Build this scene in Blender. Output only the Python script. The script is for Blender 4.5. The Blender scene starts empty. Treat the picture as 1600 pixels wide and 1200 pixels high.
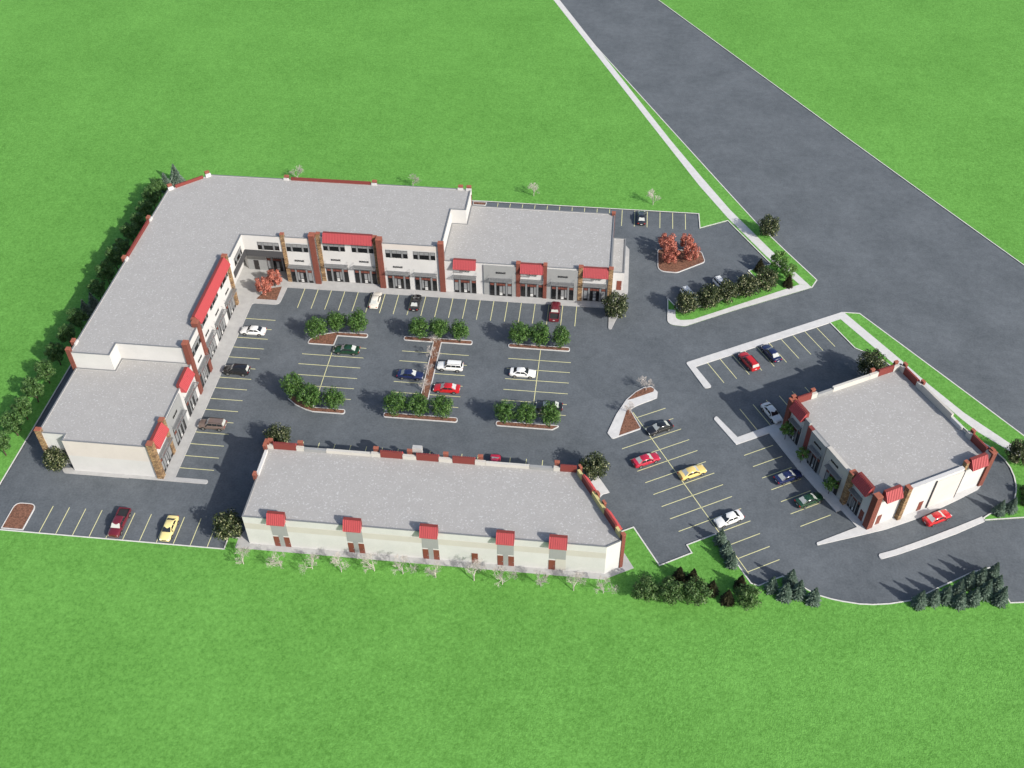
import bpy, bmesh, math, random
from mathutils import Vector, Matrix
R = math.radians
sc = bpy.context.scene
COL = sc.collection

# ------------------------------------------------------------------ camera
cam_d = bpy.data.cameras.new('camera')
cam = bpy.data.objects.new('camera', cam_d)
COL.objects.link(cam)
PITCH, YAW, ROLL = 0.7757, 0.1121, -0.0070
fwd = Vector((0, math.cos(PITCH), -math.sin(PITCH)))
up = Vector((0, math.sin(PITCH), math.cos(PITCH)))
rt = Vector((1, 0, 0))
rt2 = rt * math.cos(ROLL) + up * math.sin(ROLL)
up2 = -rt * math.sin(ROLL) + up * math.cos(ROLL)
m3 = Matrix((rt2, up2, -fwd)).transposed()
m3 = Matrix.Rotation(YAW, 3, 'Z') @ m3
cam.matrix_world = Matrix.Translation((0, -130, 130.37)) @ m3.to_4x4()
cam_d.sensor_width = 36.0
cam_d.lens = 36.0 * 1629.4 / 1600
cam_d.clip_start = 1.0
cam_d.clip_end = 6000
sc.camera = cam

# ------------------------------------------------------------------ sky, sun, exposure
SUN_AZ = R(-35.5)          # plan angle the sun stands at (from +X, ccw)
SUN_EL = R(32)
w = bpy.data.worlds.new('World')
sc.world = w
w.use_nodes = True
nt = w.node_tree
bg = nt.nodes['Background']
sky = nt.nodes.new('ShaderNodeTexSky')
sky.sky_type = 'NISHITA'
sky.sun_disc = False
sky.sun_elevation = SUN_EL
sky.sun_rotation = math.pi / 2 - SUN_AZ
sky.air_density = 1.0
sky.dust_density = 2.5
sky.ozone_density = 1.0
nt.links.new(sky.outputs[0], bg.inputs[0])
bg.inputs[1].default_value = 0.12
sd = bpy.data.lights.new('sun', 'SUN')
sd.energy = 3.9
sd.angle = R(0.6)
sd.color = (1.0, 0.965, 0.90)
so = bpy.data.objects.new('sun', sd)
COL.objects.link(so)
sdir = Vector((math.cos(SUN_AZ) * math.cos(SUN_EL), math.sin(SUN_AZ) * math.cos(SUN_EL), math.sin(SUN_EL)))
so.rotation_euler = sdir.to_track_quat('Z', 'Y').to_euler()
so.location = (80, -70, 120)
sc.view_settings.view_transform = 'Standard'
sc.view_settings.look = 'None'
sc.view_settings.exposure = 0.62
sc.view_settings.gamma = 1.0
sc.view_settings.use_curve_mapping = False

# ------------------------------------------------------------------ materials
def new_mat(name):
    m = bpy.data.materials.new(name)
    m.use_nodes = True
    return m, m.node_tree, m.node_tree.nodes['Principled BSDF']

def simple(name, col, rough=0.6, metal=0.0, spec=0.5, coat=0.0):
    m, t, p = new_mat(name)
    p.inputs['Base Color'].default_value = (*col, 1)
    p.inputs['Roughness'].default_value = rough
    p.inputs['Metallic'].default_value = metal
    p.inputs['Specular IOR Level'].default_value = spec
    if coat:
        p.inputs['Coat Weight'].default_value = coat
        p.inputs['Coat Roughness'].default_value = 0.08
    return m

def noisy(name, c1, c2, layers=((3.0, 1.0),), rough=0.85, bump=0.0, bscale=None, c3=None, fleck=0.0, fscale=8, lo=0.3, hi=0.7, spec=0.3, space='Object'):
    """colour between c1 and c2 from summed noise layers (scale, weight); optional pale flecks c3"""
    m, t, p = new_mat(name)
    N, L = t.nodes, t.links
    tc = N.new('ShaderNodeTexCoord')
    src = tc.outputs[space]
    acc = None
    tot = sum(wt for _, wt in layers)
    for s, wt in layers:
        n = N.new('ShaderNodeTexNoise')
        n.inputs['Scale'].default_value = s
        n.inputs['Detail'].default_value = 4
        n.inputs['Roughness'].default_value = 0.6
        L.new(src, n.inputs['Vector'])
        mu = N.new('ShaderNodeMath'); mu.operation = 'MULTIPLY'
        mu.inputs[1].default_value = wt / tot
        L.new(n.outputs['Fac'], mu.inputs[0])
        if acc is None:
            acc = mu.outputs[0]
        else:
            ad = N.new('ShaderNodeMath'); ad.operation = 'ADD'
            L.new(acc, ad.inputs[0]); L.new(mu.outputs[0], ad.inputs[1])
            acc = ad.outputs[0]
    rp = N.new('ShaderNodeValToRGB')
    rp.color_ramp.elements[0].position = lo
    rp.color_ramp.elements[1].position = hi
    rp.color_ramp.elements[0].color = (*c1, 1)
    rp.color_ramp.elements[1].color = (*c2, 1)
    L.new(acc, rp.inputs[0])
    col = rp.outputs[0]
    if c3 is not None:
        n = N.new('ShaderNodeTexNoise')
        n.inputs['Scale'].default_value = fscale
        n.inputs['Detail'].default_value = 2
        L.new(src, n.inputs['Vector'])
        r2 = N.new('ShaderNodeValToRGB')
        r2.color_ramp.elements[0].position = 0.60
        r2.color_ramp.elements[1].position = 0.68
        r2.color_ramp.elements[0].color = (0, 0, 0, 1)
        r2.color_ramp.elements[1].color = (fleck, fleck, fleck, 1)
        L.new(n.outputs['Fac'], r2.inputs[0])
        mx = N.new('ShaderNodeMix'); mx.data_type = 'RGBA'
        L.new(r2.outputs[0], mx.inputs[0])
        L.new(col, mx.inputs[6]); mx.inputs[7].default_value = (*c3, 1)
        col = mx.outputs[2]
    L.new(col, p.inputs['Base Color'])
    p.inputs['Roughness'].default_value = rough
    p.inputs['Specular IOR Level'].default_value = spec
    if bump:
        n = N.new('ShaderNodeTexNoise')
        n.inputs['Scale'].default_value = bscale or layers[0][0]
        n.inputs['Detail'].default_value = 3
        L.new(src, n.inputs['Vector'])
        b = N.new('ShaderNodeBump')
        b.inputs['Strength'].default_value = bump
        b.inputs['Distance'].default_value = 0.1
        L.new(n.outputs['Fac'], b.inputs['Height'])
        L.new(b.outputs[0], p.inputs['Normal'])
    return m

def bricky(name, c1, c2, mortar, bw, bh, ms=0.012, rough=0.9):
    """masonry: brick texture wrapped on upright faces (x+y along, z up)"""
    m, t, p = new_mat(name)
    N, L = t.nodes, t.links
    tc = N.new('ShaderNodeTexCoord')
    sp = N.new('ShaderNodeSeparateXYZ'); L.new(tc.outputs['Object'], sp.inputs[0])
    ad = N.new('ShaderNodeMath'); L.new(sp.outputs[0], ad.inputs[0]); L.new(sp.outputs[1], ad.inputs[1])
    cb = N.new('ShaderNodeCombineXYZ'); L.new(ad.outputs[0], cb.inputs[0]); L.new(sp.outputs[2], cb.inputs[1])
    br = N.new('ShaderNodeTexBrick')
    br.inputs['Scale'].default_value = 1.0
    br.inputs['Brick Width'].default_value = bw
    br.inputs['Row Height'].default_value = bh
    br.inputs['Mortar Size'].default_value = ms
    br.inputs['Color1'].default_value = (*c1, 1)
    br.inputs['Color2'].default_value = (*c2, 1)
    br.inputs['Mortar'].default_value = (*mortar, 1)
    L.new(cb.outputs[0], br.inputs['Vector'])
    n = N.new('ShaderNodeTexNoise'); n.inputs['Scale'].default_value = 2.5
    L.new(tc.outputs['Object'], n.inputs['Vector'])
    mx = N.new('ShaderNodeMix'); mx.data_type = 'RGBA'; mx.blend_type = 'MULTIPLY'
    mx.inputs[0].default_value = 0.35
    L.new(br.outputs['Color'], mx.inputs[6]); L.new(n.outputs['Fac'], mx.inputs[7])
    L.new(mx.outputs[2], p.inputs['Base Color'])
    p.inputs['Roughness'].default_value = rough
    b = N.new('ShaderNodeBump'); b.inputs['Strength'].default_value = 0.5; b.inputs['Distance'].default_value = 0.03
    b.invert = True
    L.new(br.outputs['Fac'], b.inputs['Height']); L.new(b.outputs[0], p.inputs['Normal'])
    return m

def leafy(name, cols, rough=0.55, trans=0.25):
    """leaves: each leaf face takes its own tone"""
    m, t, p = new_mat(name)
    N, L = t.nodes, t.links
    ge = N.new('ShaderNodeNewGeometry')
    rp = N.new('ShaderNodeValToRGB')
    el = rp.color_ramp.elements
    while len(el) < len(cols):
        el.new(0.5)
    for i, (pos, c) in enumerate(cols):
        el[i].position = pos
        el[i].color = (*c, 1)
    L.new(ge.outputs['Random Per Island'], rp.inputs[0])
    L.new(rp.outputs[0], p.inputs['Base Color'])
    p.inputs['Roughness'].default_value = rough
    p.inputs['Specular IOR Level'].default_value = 0.3
    tr = N.new('ShaderNodeBsdfTranslucent')
    L.new(rp.outputs[0], tr.inputs[0])
    ms = N.new('ShaderNodeMixShader'); ms.inputs[0].default_value = trans
    L.new(p.outputs[0], ms.inputs[1]); L.new(tr.outputs[0], ms.inputs[2])
    L.new(ms.outputs[0], N['Material Output'].inputs[0])
    return m

M = {}
M['grass'] = noisy('grass', (0.070, 0.196, 0.032), (0.136, 0.334, 0.068), ((1.7, 1.0), (4.5, 1.0), (0.05, 0.45), (0.4, 0.3)), 0.95, 0.8, 5.0, lo=0.40, hi=0.62, spec=0.12)
M['asphalt'] = noisy('asphalt', (0.064, 0.074, 0.083), (0.116, 0.129, 0.142), ((0.11, 1.0), (0.7, 0.7), (3.0, 1.0)), 0.88, 0.2, 14.0, lo=0.37, hi=0.64, spec=0.3)
M['concrete'] = noisy('concrete', (0.30, 0.297, 0.29), (0.40, 0.396, 0.388), ((0.9, 1.0), (6.0, 0.8)), 0.9, 0.15, 10)
M['pale_concrete'] = noisy('pale_concrete', (0.42, 0.415, 0.405), (0.54, 0.535, 0.525), ((0.9, 1.0), (6.0, 0.8)), 0.9, 0.15, 10)
M['kerbstone'] = noisy('kerbstone', (0.46, 0.45, 0.42), (0.60, 0.59, 0.56), ((1.5, 1.0), (8, 0.6)), 0.85)
M['mulch'] = noisy('mulch', (0.055, 0.026, 0.017), (0.26, 0.125, 0.080), ((3.2, 1.0), (9.0, 0.9)), 0.95, 1.0, 7.0, lo=0.36, hi=0.64)
M['line'] = noisy('line_paint', (0.52, 0.50, 0.24), (0.68, 0.66, 0.36), ((2.0, 1.0), (9, 1.0)), 0.7)
M['roof'] = noisy('roof_gravel', (0.262, 0.256, 0.248), (0.338, 0.330, 0.320), ((0.5, 0.8), (3.0, 1.0), (9.0, 0.7)), 0.95, 0.2, 8, c3=(0.46, 0.46, 0.46), fleck=0.6, fscale=3.4)
M['stucco'] = noisy('white_stucco', (0.425, 0.42, 0.412), (0.495, 0.49, 0.482), ((0.35, 1.0), (5, 0.6)), 0.92, 0.1, 20)
M['parapet'] = noisy('parapet_stucco', (0.40, 0.385, 0.35), (0.46, 0.445, 0.41), ((0.35, 1.0), (5, 0.5)), 0.92)
M['cream'] = noisy('cream_stucco', (0.45, 0.415, 0.385), (0.51, 0.47, 0.44), ((0.35, 1.0), (5, 0.5)), 0.92)
M['beige'] = noisy('beige_stucco', (0.39, 0.368, 0.335), (0.44, 0.42, 0.385), ((0.35, 1.0), (5, 0.5)), 0.92)
M['greywall'] = noisy('grey_cladding', (0.215, 0.22, 0.22), (0.26, 0.265, 0.265), ((0.5, 1.0), (6, 0.5)), 0.8)
M['olive'] = noisy('olive_stucco', (0.40, 0.35, 0.15), (0.50, 0.44, 0.20), ((0.5, 1.0), (6, 0.5)), 0.9)
M['coping'] = simple('coping_metal', (0.20, 0.205, 0.21), 0.5, 0.3)
M['fascia'] = simple('dark_fascia', (0.062, 0.063, 0.068), 0.55, 0.2)
M['greymetal'] = simple('grey_metal', (0.23, 0.235, 0.24), 0.45, 0.4)
M['pilaster'] = simple('pilaster_grey', (0.17, 0.175, 0.18), 0.6)
M['mullion'] = simple('dark_mullion', (0.02, 0.02, 0.022), 0.4, 0.3)
M['brick'] = bricky('red_brick', (0.195, 0.052, 0.033), (0.16, 0.043, 0.028), (0.175, 0.062, 0.045), 0.4, 0.14, 0.012)
M['stone'] = bricky('ledge_stone', (0.42, 0.27, 0.13), (0.16, 0.085, 0.042), (0.10, 0.07, 0.045), 0.62, 0.30, 0.035)
M['cap'] = noisy('pier_cap', (0.225, 0.072, 0.045), (0.30, 0.10, 0.064), ((2, 1),), 0.8)
M['redmetal'] = simple('red_roof_metal', (0.34, 0.056, 0.062), 0.55, 0.0, 0.4)
M['reddark'] = simple('dark_red_panel', (0.155, 0.028, 0.022), 0.6)
M['door'] = simple('brown_door_paint', (0.150, 0.040, 0.026), 0.5)
M['doordark'] = simple('dark_door_paint', (0.022, 0.020, 0.020), 0.5)
M['glass'] = simple('window_glass', (0.010, 0.011, 0.012), 0.06, 0.0, 0.4)
M['glass_sheen'] = simple('glass_painted_sheen', (0.20, 0.205, 0.21), 0.10, 0.0, 0.8)  # paler panes: reflected sky painted into the glass colour
M['panelwhite'] = simple('pale_panel', (0.55, 0.55, 0.54), 0.4)
M['letter'] = simple('sign_letters', (0.012, 0.012, 0.012), 0.5)
M['tyre'] = simple('tyre_rubber', (0.014, 0.014, 0.014), 0.85)
M['rim'] = simple('alloy_rim', (0.45, 0.45, 0.46), 0.3, 0.8)
M['carglass_sheen'] = simple('car_glass_painted_sheen', (0.42, 0.43, 0.40), 0.05, 0.0, 1.0)  # bright sky reflection on front and rear car glass, painted as a pale base colour
M['carglass'] = simple('car_glass', (0.015, 0.018, 0.02), 0.04, 0.0, 1.0)
M['headlamp'] = simple('headlamp', (0.75, 0.76, 0.74), 0.15)
M['taillamp'] = simple('taillamp', (0.40, 0.012, 0.012), 0.25)
M['trim'] = simple('black_trim', (0.018, 0.018, 0.018), 0.55)
M['bark'] = noisy('bark', (0.040, 0.028, 0.019), (0.105, 0.075, 0.052), ((5, 1),), 0.95)
M['palebark'] = noisy('pale_bark', (0.30, 0.268, 0.245), (0.50, 0.46, 0.425), ((4, 1),), 0.9)
M['leaf_green'] = leafy('leaf_green', [(0, (0.028, 0.070, 0.014)), (0.5, (0.054, 0.122, 0.024)), (0.9, (0.095, 0.185, 0.040)), (1.0, (0.16, 0.25, 0.07))])
M['leaf_dark'] = leafy('leaf_dark', [(0, (0.022, 0.048, 0.014)), (0.6, (0.040, 0.080, 0.021)), (1.0, (0.080, 0.130, 0.036))])
M['leaf_row'] = leafy('leaf_row', [(0, (0.032, 0.078, 0.020)), (0.6, (0.060, 0.130, 0.034)), (1.0, (0.115, 0.20, 0.056))])
M['leaf_under'] = leafy('leaf_under', [(0, (0.030, 0.068, 0.018)), (0.6, (0.062, 0.120, 0.034)), (1.0, (0.130, 0.20, 0.070))])
M['leaf_magnolia'] = leafy('leaf_fleck', [(0, (0.016, 0.026, 0.010)), (0.55, (0.036, 0.052, 0.018)), (0.86, (0.075, 0.095, 0.034)), (0.93, (0.24, 0.25, 0.13)), (1.0, (0.40, 0.39, 0.24))])
M['leaf_fresh'] = leafy('leaf_fresh', [(0, (0.045, 0.110, 0.018)), (0.6, (0.090, 0.190, 0.034)), (1.0, (0.20, 0.32, 0.10))])
M['leaf_red'] = leafy('leaf_red', [(0, (0.20, 0.050, 0.034)), (0.5, (0.40, 0.125, 0.088)), (1.0, (0.60, 0.24, 0.17))])
M['needle_blue'] = leafy('needle_blue', [(0, (0.075, 0.120, 0.085)), (0.5, (0.130, 0.190, 0.140)), (1.0, (0.25, 0.32, 0.26))], 0.7, 0.2)
M['needle_dark'] = leafy('needle_dark', [(0, (0.018, 0.020, 0.009)), (0.5, (0.036, 0.039, 0.016)), (1.0, (0.072, 0.066, 0.030))], 0.7, 0.1)

def paint(name, c, rough=0.28, metal=0.0):
    return simple(name, c, rough, metal, 0.5, 0.8)

# ------------------------------------------------------------------ mesh helpers
class MB:
    def __init__(s):
        s.v = []; s.f = []
    def quad(s, *pts):
        b = len(s.v); s.v += [tuple(p) for p in pts]; s.f.append(tuple(range(b, b + len(pts)))); return s
    def box(s, x0, x1, y0, y1, z0, z1):
        b = len(s.v)
        s.v += [(x0, y0, z0), (x1, y0, z0), (x1, y1, z0), (x0, y1, z0), (x0, y0, z1), (x1, y0, z1), (x1, y1, z1), (x0, y1, z1)]
        for q in ((0, 3, 2, 1), (4, 5, 6, 7), (0, 1, 5, 4), (1, 2, 6, 5), (2, 3, 7, 6), (3, 0, 4, 7)):
            s.f.append(tuple(b + i for i in q))
        return s
    def prism(s, poly, z0, z1, bottom=False):
        b = len(s.v); n = len(poly)
        s.v += [(x, y, z0) for x, y in poly] + [(x, y, z1) for x, y in poly]
        s.f.append(tuple(b + n + i for i in range(n)))
        if bottom:
            s.f.append(tuple(b + i for i in reversed(range(n))))
        for i in range(n):
            j = (i + 1) % n
            s.f.append((b + i, b + j, b + n + j, b + n + i))
        return s
    def ring(s, outer, inner, z0, z1):
        b = len(s.v); n = len(outer)
        s.v += [(x, y, z0) for x, y in outer] + [(x, y, z1) for x, y in outer] + [(x, y, z0) for x, y in inner] + [(x, y, z1) for x, y in inner]
        for i in range(n):
            j = (i + 1) % n
            s.f.append((b + i, b + j, b + n + j, b + n + i))
            s.f.append((b + 2 * n + j, b + 2 * n + i, b + 3 * n + i, b + 3 * n + j))
            s.f.append((b + n + i, b + n + j, b + 3 * n + j, b + 3 * n + i))
            s.f.append((b + j, b + i, b + 2 * n + i, b + 2 * n + j))
        return s
    def tube(s, p0, p1, r0, r1, n=6, cap=True):
        p0 = Vector(p0); p1 = Vector(p1); d = (p1 - p0)
        if d.length < 1e-6: return s
        d.normalize()
        a = d.orthogonal().normalized(); c = d.cross(a)
        b = len(s.v)
        for p, r in ((p0, r0), (p1, r1)):
            for i in range(n):
                t = 2 * math.pi * i / n
                s.v.append(tuple(p + a * (math.cos(t) * r) + c * (math.sin(t) * r)))
        for i in range(n):
            j = (i + 1) % n
            s.f.append((b + i, b + j, b + n + j, b + n + i))
        if cap:
            s.f.append(tuple(b + n + i for i in range(n)))
        return s
    def mesh(s, name, smooth=None):
        me = bpy.data.meshes.new(name)
        me.from_pydata(s.v, [], s.f)
        if smooth is not None:
            for p in me.polygons: p.use_smooth = True
            me.update()
            if smooth < 179:
                me.set_sharp_from_angle(angle=R(smooth))
        me.update()
        return me

def obj(name, me, mat=None, parent=None, loc=(0, 0, 0), rz=0.0, scale=None):
    o = bpy.data.objects.new(name, me)
    COL.objects.link(o)
    if parent is not None: o.parent = parent
    o.location = loc
    o.rotation_euler = (0, 0, rz)
    if scale: o.scale = scale
    if mat is not None and me is not None:
        if len(me.materials) == 0:
            me.materials.append(mat)
        elif me.materials[0] is not mat:
            o.material_slots[0].link = 'OBJECT'
            o.material_slots[0].material = mat
    return o

def tag(o, label, cat, group=None):
    o['label'] = label; o['category'] = cat
    if group: o['group'] = group
    return o

def thing(name, label, cat, loc=(0, 0, 0), rz=0.0, group=None):
    o = bpy.data.objects.new(name, None)
    COL.objects.link(o)
    o.empty_display_size = 0.5
    o.location = loc; o.rotation_euler = (0, 0, rz)
    return tag(o, label, cat, group)

def struct(o):
    o['kind'] = 'structure'; return o

def area(p):
    return 0.5 * sum(p[i][0] * p[(i + 1) % len(p)][1] - p[(i + 1) % len(p)][0] * p[i][1] for i in range(len(p)))

def ccw(p):
    return list(p) if area(p) > 0 else list(reversed(p))

def inset(p, d):
    """offset a ccw polygon inwards by d (mitred)"""
    n = len(p); out = []
    for i in range(n):
        a = Vector(p[i - 1]); b = Vector(p[i]); c = Vector(p[(i + 1) % n])
        e1 = (b - a).normalized(); e2 = (c - b).normalized()
        n1 = Vector((-e1.y, e1.x)); n2 = Vector((-e2.y, e2.x))
        k = 1 + n1.dot(n2)
        m = (n1 + n2) / max(k, 0.25)
        out.append(tuple(b + m * d))
    return out

def fillet(p, rad, seg=5):
    """round corners; rad is one number or a list per vertex"""
    n = len(p); out = []
    for i in range(n):
        r = rad if isinstance(rad, (int, float)) else rad[i]
        b = Vector(p[i])
        if r <= 0: out.append(tuple(b)); continue
        a = Vector(p[i - 1]) - b; c = Vector(p[(i + 1) % n]) - b
        la, lc = a.length, c.length
        a.normalize(); c.normalize()
        ang = a.angle(c)
        if ang > R(176): out.append(tuple(b)); continue
        t = min(r / math.tan(ang / 2), la * 0.48, lc * 0.48)
        A = b + a * t; C = b + c * t
        for k in range(seg + 1):
            u = k / seg
            out.append(tuple(A * (1 - u) ** 2 + b * (2 * u * (1 - u)) + C * u * u))
    return out

def ribbon(path, w, z0, z1, closed=False):
    """kerb: a bar of width w to the LEFT of the path"""
    pts = [Vector(p) for p in path]; n = len(pts); off = []
    for i in range(n):
        e = []
        if i > 0 or closed: e.append((pts[i] - pts[i - 1]).normalized())
        if i < n - 1 or closed: e.append((pts[(i + 1) % n] - pts[i]).normalized())
        ns = [Vector((-q.y, q.x)) for q in e]
        if len(ns) == 2:
            k = 1 + ns[0].dot(ns[1]); m = (ns[0] + ns[1]) / max(k, 0.3)
        else: m = ns[0]
        off.append(pts[i] + m * w)
    mb = MB()
    poly = [tuple(p) for p in pts] + [tuple(p) for p in reversed(off)]
    b = 0
    mb.v += [(p.x, p.y, z0) for p in pts] + [(p.x, p.y, z0) for p in off] + [(p.x, p.y, z1) for p in pts] + [(p.x, p.y, z1) for p in off]
    for i in range(n - 1 + (1 if closed else 0)):
        j = (i + 1) % n
        mb.f.append((2 * n + i, 2 * n + j, 3 * n + j, 3 * n + i))
        mb.f.append((i, j, 2 * n + j, 2 * n + i))
        mb.f.append((n + j, n + i, 3 * n + i, 3 * n + j))
    return mb

# ------------------------------------------------------------------ ground
LA = 0.516                                        # bearing of the eastern lot
U = Vector((math.cos(LA), math.sin(LA))); V = Vector((-U.y, U.x))
def sheet(name, poly, z, mat):
    return struct(obj(name, MB().quad(*[(x, y, z) for x, y in ccw(poly)]).mesh(name), mat))
def slab(name, poly, z0, z1, mat):
    return struct(obj(name, MB().prism(ccw(poly), z0, z1).mesh(name), mat))

sheet('ground', [(-3000, -3000), (3000, -3000), (3000, 3000), (-3000, 3000)], -0.08, M['grass'])
lot = sheet('parking_lot', [(-100, -60), (130, -60), (130, 62), (-100, 62)], 0.0, M['asphalt'])
VERGE_N = [(42.2, 37.4), (36.6, 46.7), (31.3, 55.9), (25.4, 67.7), (16.05, 86.6), (-88, 297.5)]
VERGE_S = [(49.2, 28.0), (56.9, 18.4), (66.0, 7.0), (72.7, -1.5), (80, -11)]
FAR = [(-98, 331), (55.2, 90.5), (70.6, 66.6), (83.9, 46.2), (130, -24)]
sheet('road', [(-92, 297.5), (12, 86), (21.5, 67), (27.5, 55), (38, 36.5), (46, 27), (54, 16), (63.5, 5.5), (71, -4), (78, -13), (130, -13)] + list(reversed([(p[0] + 3, p[1] + 2) for p in FAR])), 0.004, M['asphalt'])

S_EDGE = [(-95.3, -38.5), (-55.15, -38.5), (-55.15, -36.2), (-53.4, -36.2), (-50.0, -34.5), (-5, -32), (2.6, -30.5), (7.5, -27.75), (11.58, -34.63), (16.32, -31.86), (15.57, -30.43), (20.25, -27.75),
          (25.2, -36.5), (26.2, -36.8), (28.8, -35.3), (29.9, -34.7), (31.6, -35.4), (33.4, -36.75), (35.0, -37.6), (36.7, -38.05), (38.3, -38.3), (40.7, -38.5), (42.7, -38.4), (45.1, -38.0), (48.3, -37.1),
          (50.3, -35.9), (54.5, -33.3), (58.3, -31.0), (61.1, -29.9), (61.9, -31.3), (62.3, -34.4), (62.75, -36.0), (64.8, -35.7), (90, -31.5), (600, -31.5)]
slab('lawn_south', S_EDGE + [(600, -600), (-600, -600), (-600, -38.5)], -0.05, 0.12, M['grass'])
N_EDGE = [(-95.3, -38.5), (-95.3, 57.65), (19.2, 57.65), (19.35, 52.4), (25.3, 55.7), (33.3, 41.75), (28.65, 39.1), (31.4, 34.2), (15.3, 24.9), (12.63, 29.13)]
strip_out = fillet([(12.63, 29.13), (12.64, 20.9), (16.0, 20.8), (25.9, 26.65), (41.0, 34.95), (42.2, 37.4)], [0, 2.6, 1.2, 0, 0, 0])
slab('lawn_north', N_EDGE + strip_out[1:] + VERGE_N[1:] + [(-600, 297), (-600, -38.5)], -0.05, 0.12, M['grass'])
E_IN = [(43.2, 24.55), (47.0, 17.8), (48.4, 17.0), (49.7, 16.3), (52, 14.5), (55, 11.3), (57.5, 8), (61, 2), (64.3, -2.9), (66.2, -4.8), (67.15, -6.0), (68.1, -7.5), (68.65, -9.25), (68.83, -11.1), (68.7, -12.9), (68.45, -14.1), (67.7, -16.1), (66.2, -17.7), (63.2, -19.4), (62.1, -20.3), (62.1, -20.9)]
slab('lawn_east', [(43.2, 24.55), (46.15, 28.0)] + VERGE_S + [(80, -17.6), (68.5, -19.7)] + list(reversed(E_IN[1:])), -0.05, 0.12, M['grass'])
slab('lawn_beyond_road', FAR + [(600, -24), (600, 331)], -0.05, 0.12, M['grass'])

def kerb(path, left=True, wdt=0.20, z=0.15, name='kerb'):
    p = path if left else list(reversed(path))
    return struct(obj(name, ribbon(p, wdt, 0.0, z).mesh(name), M['kerbstone']))
kerb(S_EDGE[:4], False); kerb(S_EDGE[6:-1], False)
kerb(N_EDGE[:-1] + [(12.63, 29.13)], True)
kerb([(-95.3, -38.5), (-91.2, -38.5)], False)
kerb(VERGE_N, True); kerb([(41.0, 34.95), (42.2, 37.4)], True)
kerb(E_IN, True); kerb([(62.1, -20.9), (68.5, -19.7), (80, -17.6)], True)
kerb([(46.15, 28.0)] + VERGE_S, False); kerb(FAR, True)
kerb([(12.64, 25.2), (12.63, 29.13)], False)

# pavements
def walk(name, poly, z=0.14, mat='pale_concrete'):
    return slab(name, poly, 0.0, z, M[mat])
walk('sidewalk', [(38.5, 35.7), (32.5, 44.4), (25.25, 57.05), (19.54, 68.6), (11.73, 86.5), (-80, 297), (-78, 297), (13.37, 86.6), (20, 72.3), (25.9, 60.0), (33.55, 46.6), (40.5, 35.5)])
walk('sidewalk', strip_out[1:-2] + [(41.0, 34.95), (40.45, 35.45), (38.6, 35.62)] + [(17.4, 22.85)] + list(reversed(fillet([(14.2, 25.35), (14.2, 22.3), (17.4, 22.85)], [0, 1.4, 0])))[1:] + [(12.66, 25.35)])
walk('sidewalk', fillet([(16.0, 10.75), (45.9, 28.0), (46.3, 27.85), (54.85, 15.6), (58.7, 9.63), (63.7, 2.85), (69.7, -3.45), (76, -9.5), (75.2, -10.9), (68.9, -5.0), (65.1, -1.5), (62.8, 1.5), (58.6, 8.0), (53.1, 14.75), (45.35, 25.85), (43.1, 24.5), (17.75, 9.85), (20.6, 4.85), (19.3, 4.35)], [0.5, 0, 0, 0, 0, 0, 0, 0, 0, 0, 0, 0, 0, 0, 0, 0, 0, 0.5, 0.5]))
# long building: front walks, corner plaza and the tongue at the south end
walk('sidewalk', fillet([(-61.9, 26.9), (-61.9, 24.6), (1.5, 24.6), (1.6, 18.6), (2.2, 18.6), (4.35, 26.8), (5.0, 30.0), (4.9, 43.6), (4.1, 45.0), (1.0, 45.4), (1.0, 28.0), (-43, 28.0), (-43, 29.5), (-61.9, 29.5)], [0, 0, 0, 0.25, 0.25, 2, 2, 1.0, 0.5, 0, 0, 0, 0, 0]), 0.14, 'concrete')
walk('sidewalk', fillet([(-67.4, -25.35), (-67.4, 19.2), (-62.1, 19.2), (-61.9, 24.0), (-61.9, 33), (-75, 33), (-75, -26.2), (-61.8, -26.2), (-61.8, -25.35)], [0, 0.6, 1.2, 0, 0, 0, 0, 0.4, 0.4]), 0.145, 'concrete')
walk('sidewalk', fillet([(-86.8, -25.3), (-86.0, -26.3), (-75, -26.3), (-75, -24)], [0.4, 0.6, 0, 0]), 0.14, 'concrete')
# south building apron
walk('sidewalk', [(-53.45, -36.2), (-53.45, -38.2), (3.3, -38.2), (7.7, -35.65), (6.3, -33.2), (4, -30), (-51, -30)], 0.14, 'concrete')
walk('sidewalk', [(-51.6, -24.0), (-51.6, -21.1), (-1.0, -21.1), (1.4, -17.9), (3.45, -21.2), (2.4, -21.7), (0.6, -24.5)])
# east building aprons
walk('sidewalk', fillet([(21.1, -2.2), (24.5, -6.9), (30.2, -3.6), (33.0, -2.0), (52.5, 9.0), (52.5, 3), (64.2, -11.8), (63.6, -13.0), (62.5, -14.5), (58.6, -17.2), (52.1, -21.4), (46.6, -24.2), (41.0, -26.4), (35.6, -28.45), (35.6, -27.95), (42.15, -24.25), (40.1, -21.05), (39.3, -21.5), (33.8, -12.6), (29.9, -5.45), (24.2, -8.65), (20.6, -3.0)], [0.5, 0, 0, 0, 0, 0, 0.5, 0.8, 0.8, 0, 0, 0, 0, 0.2, 0.2, 0, 0, 0, 0, 0, 0, 0.5]))
walk('drive_through_median', fillet([(44.7, -29.2), (47.3, -28.1), (52.5, -25.4), (57.6, -22.6), (61.95, -20.1), (62.2, -21.05), (57.3, -24.0), (51.9, -26.85), (47.6, -29.0), (44.9, -30.15)], [0.5, 0, 0, 0, 0, 0, 0, 0, 0, 0.5]))

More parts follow.
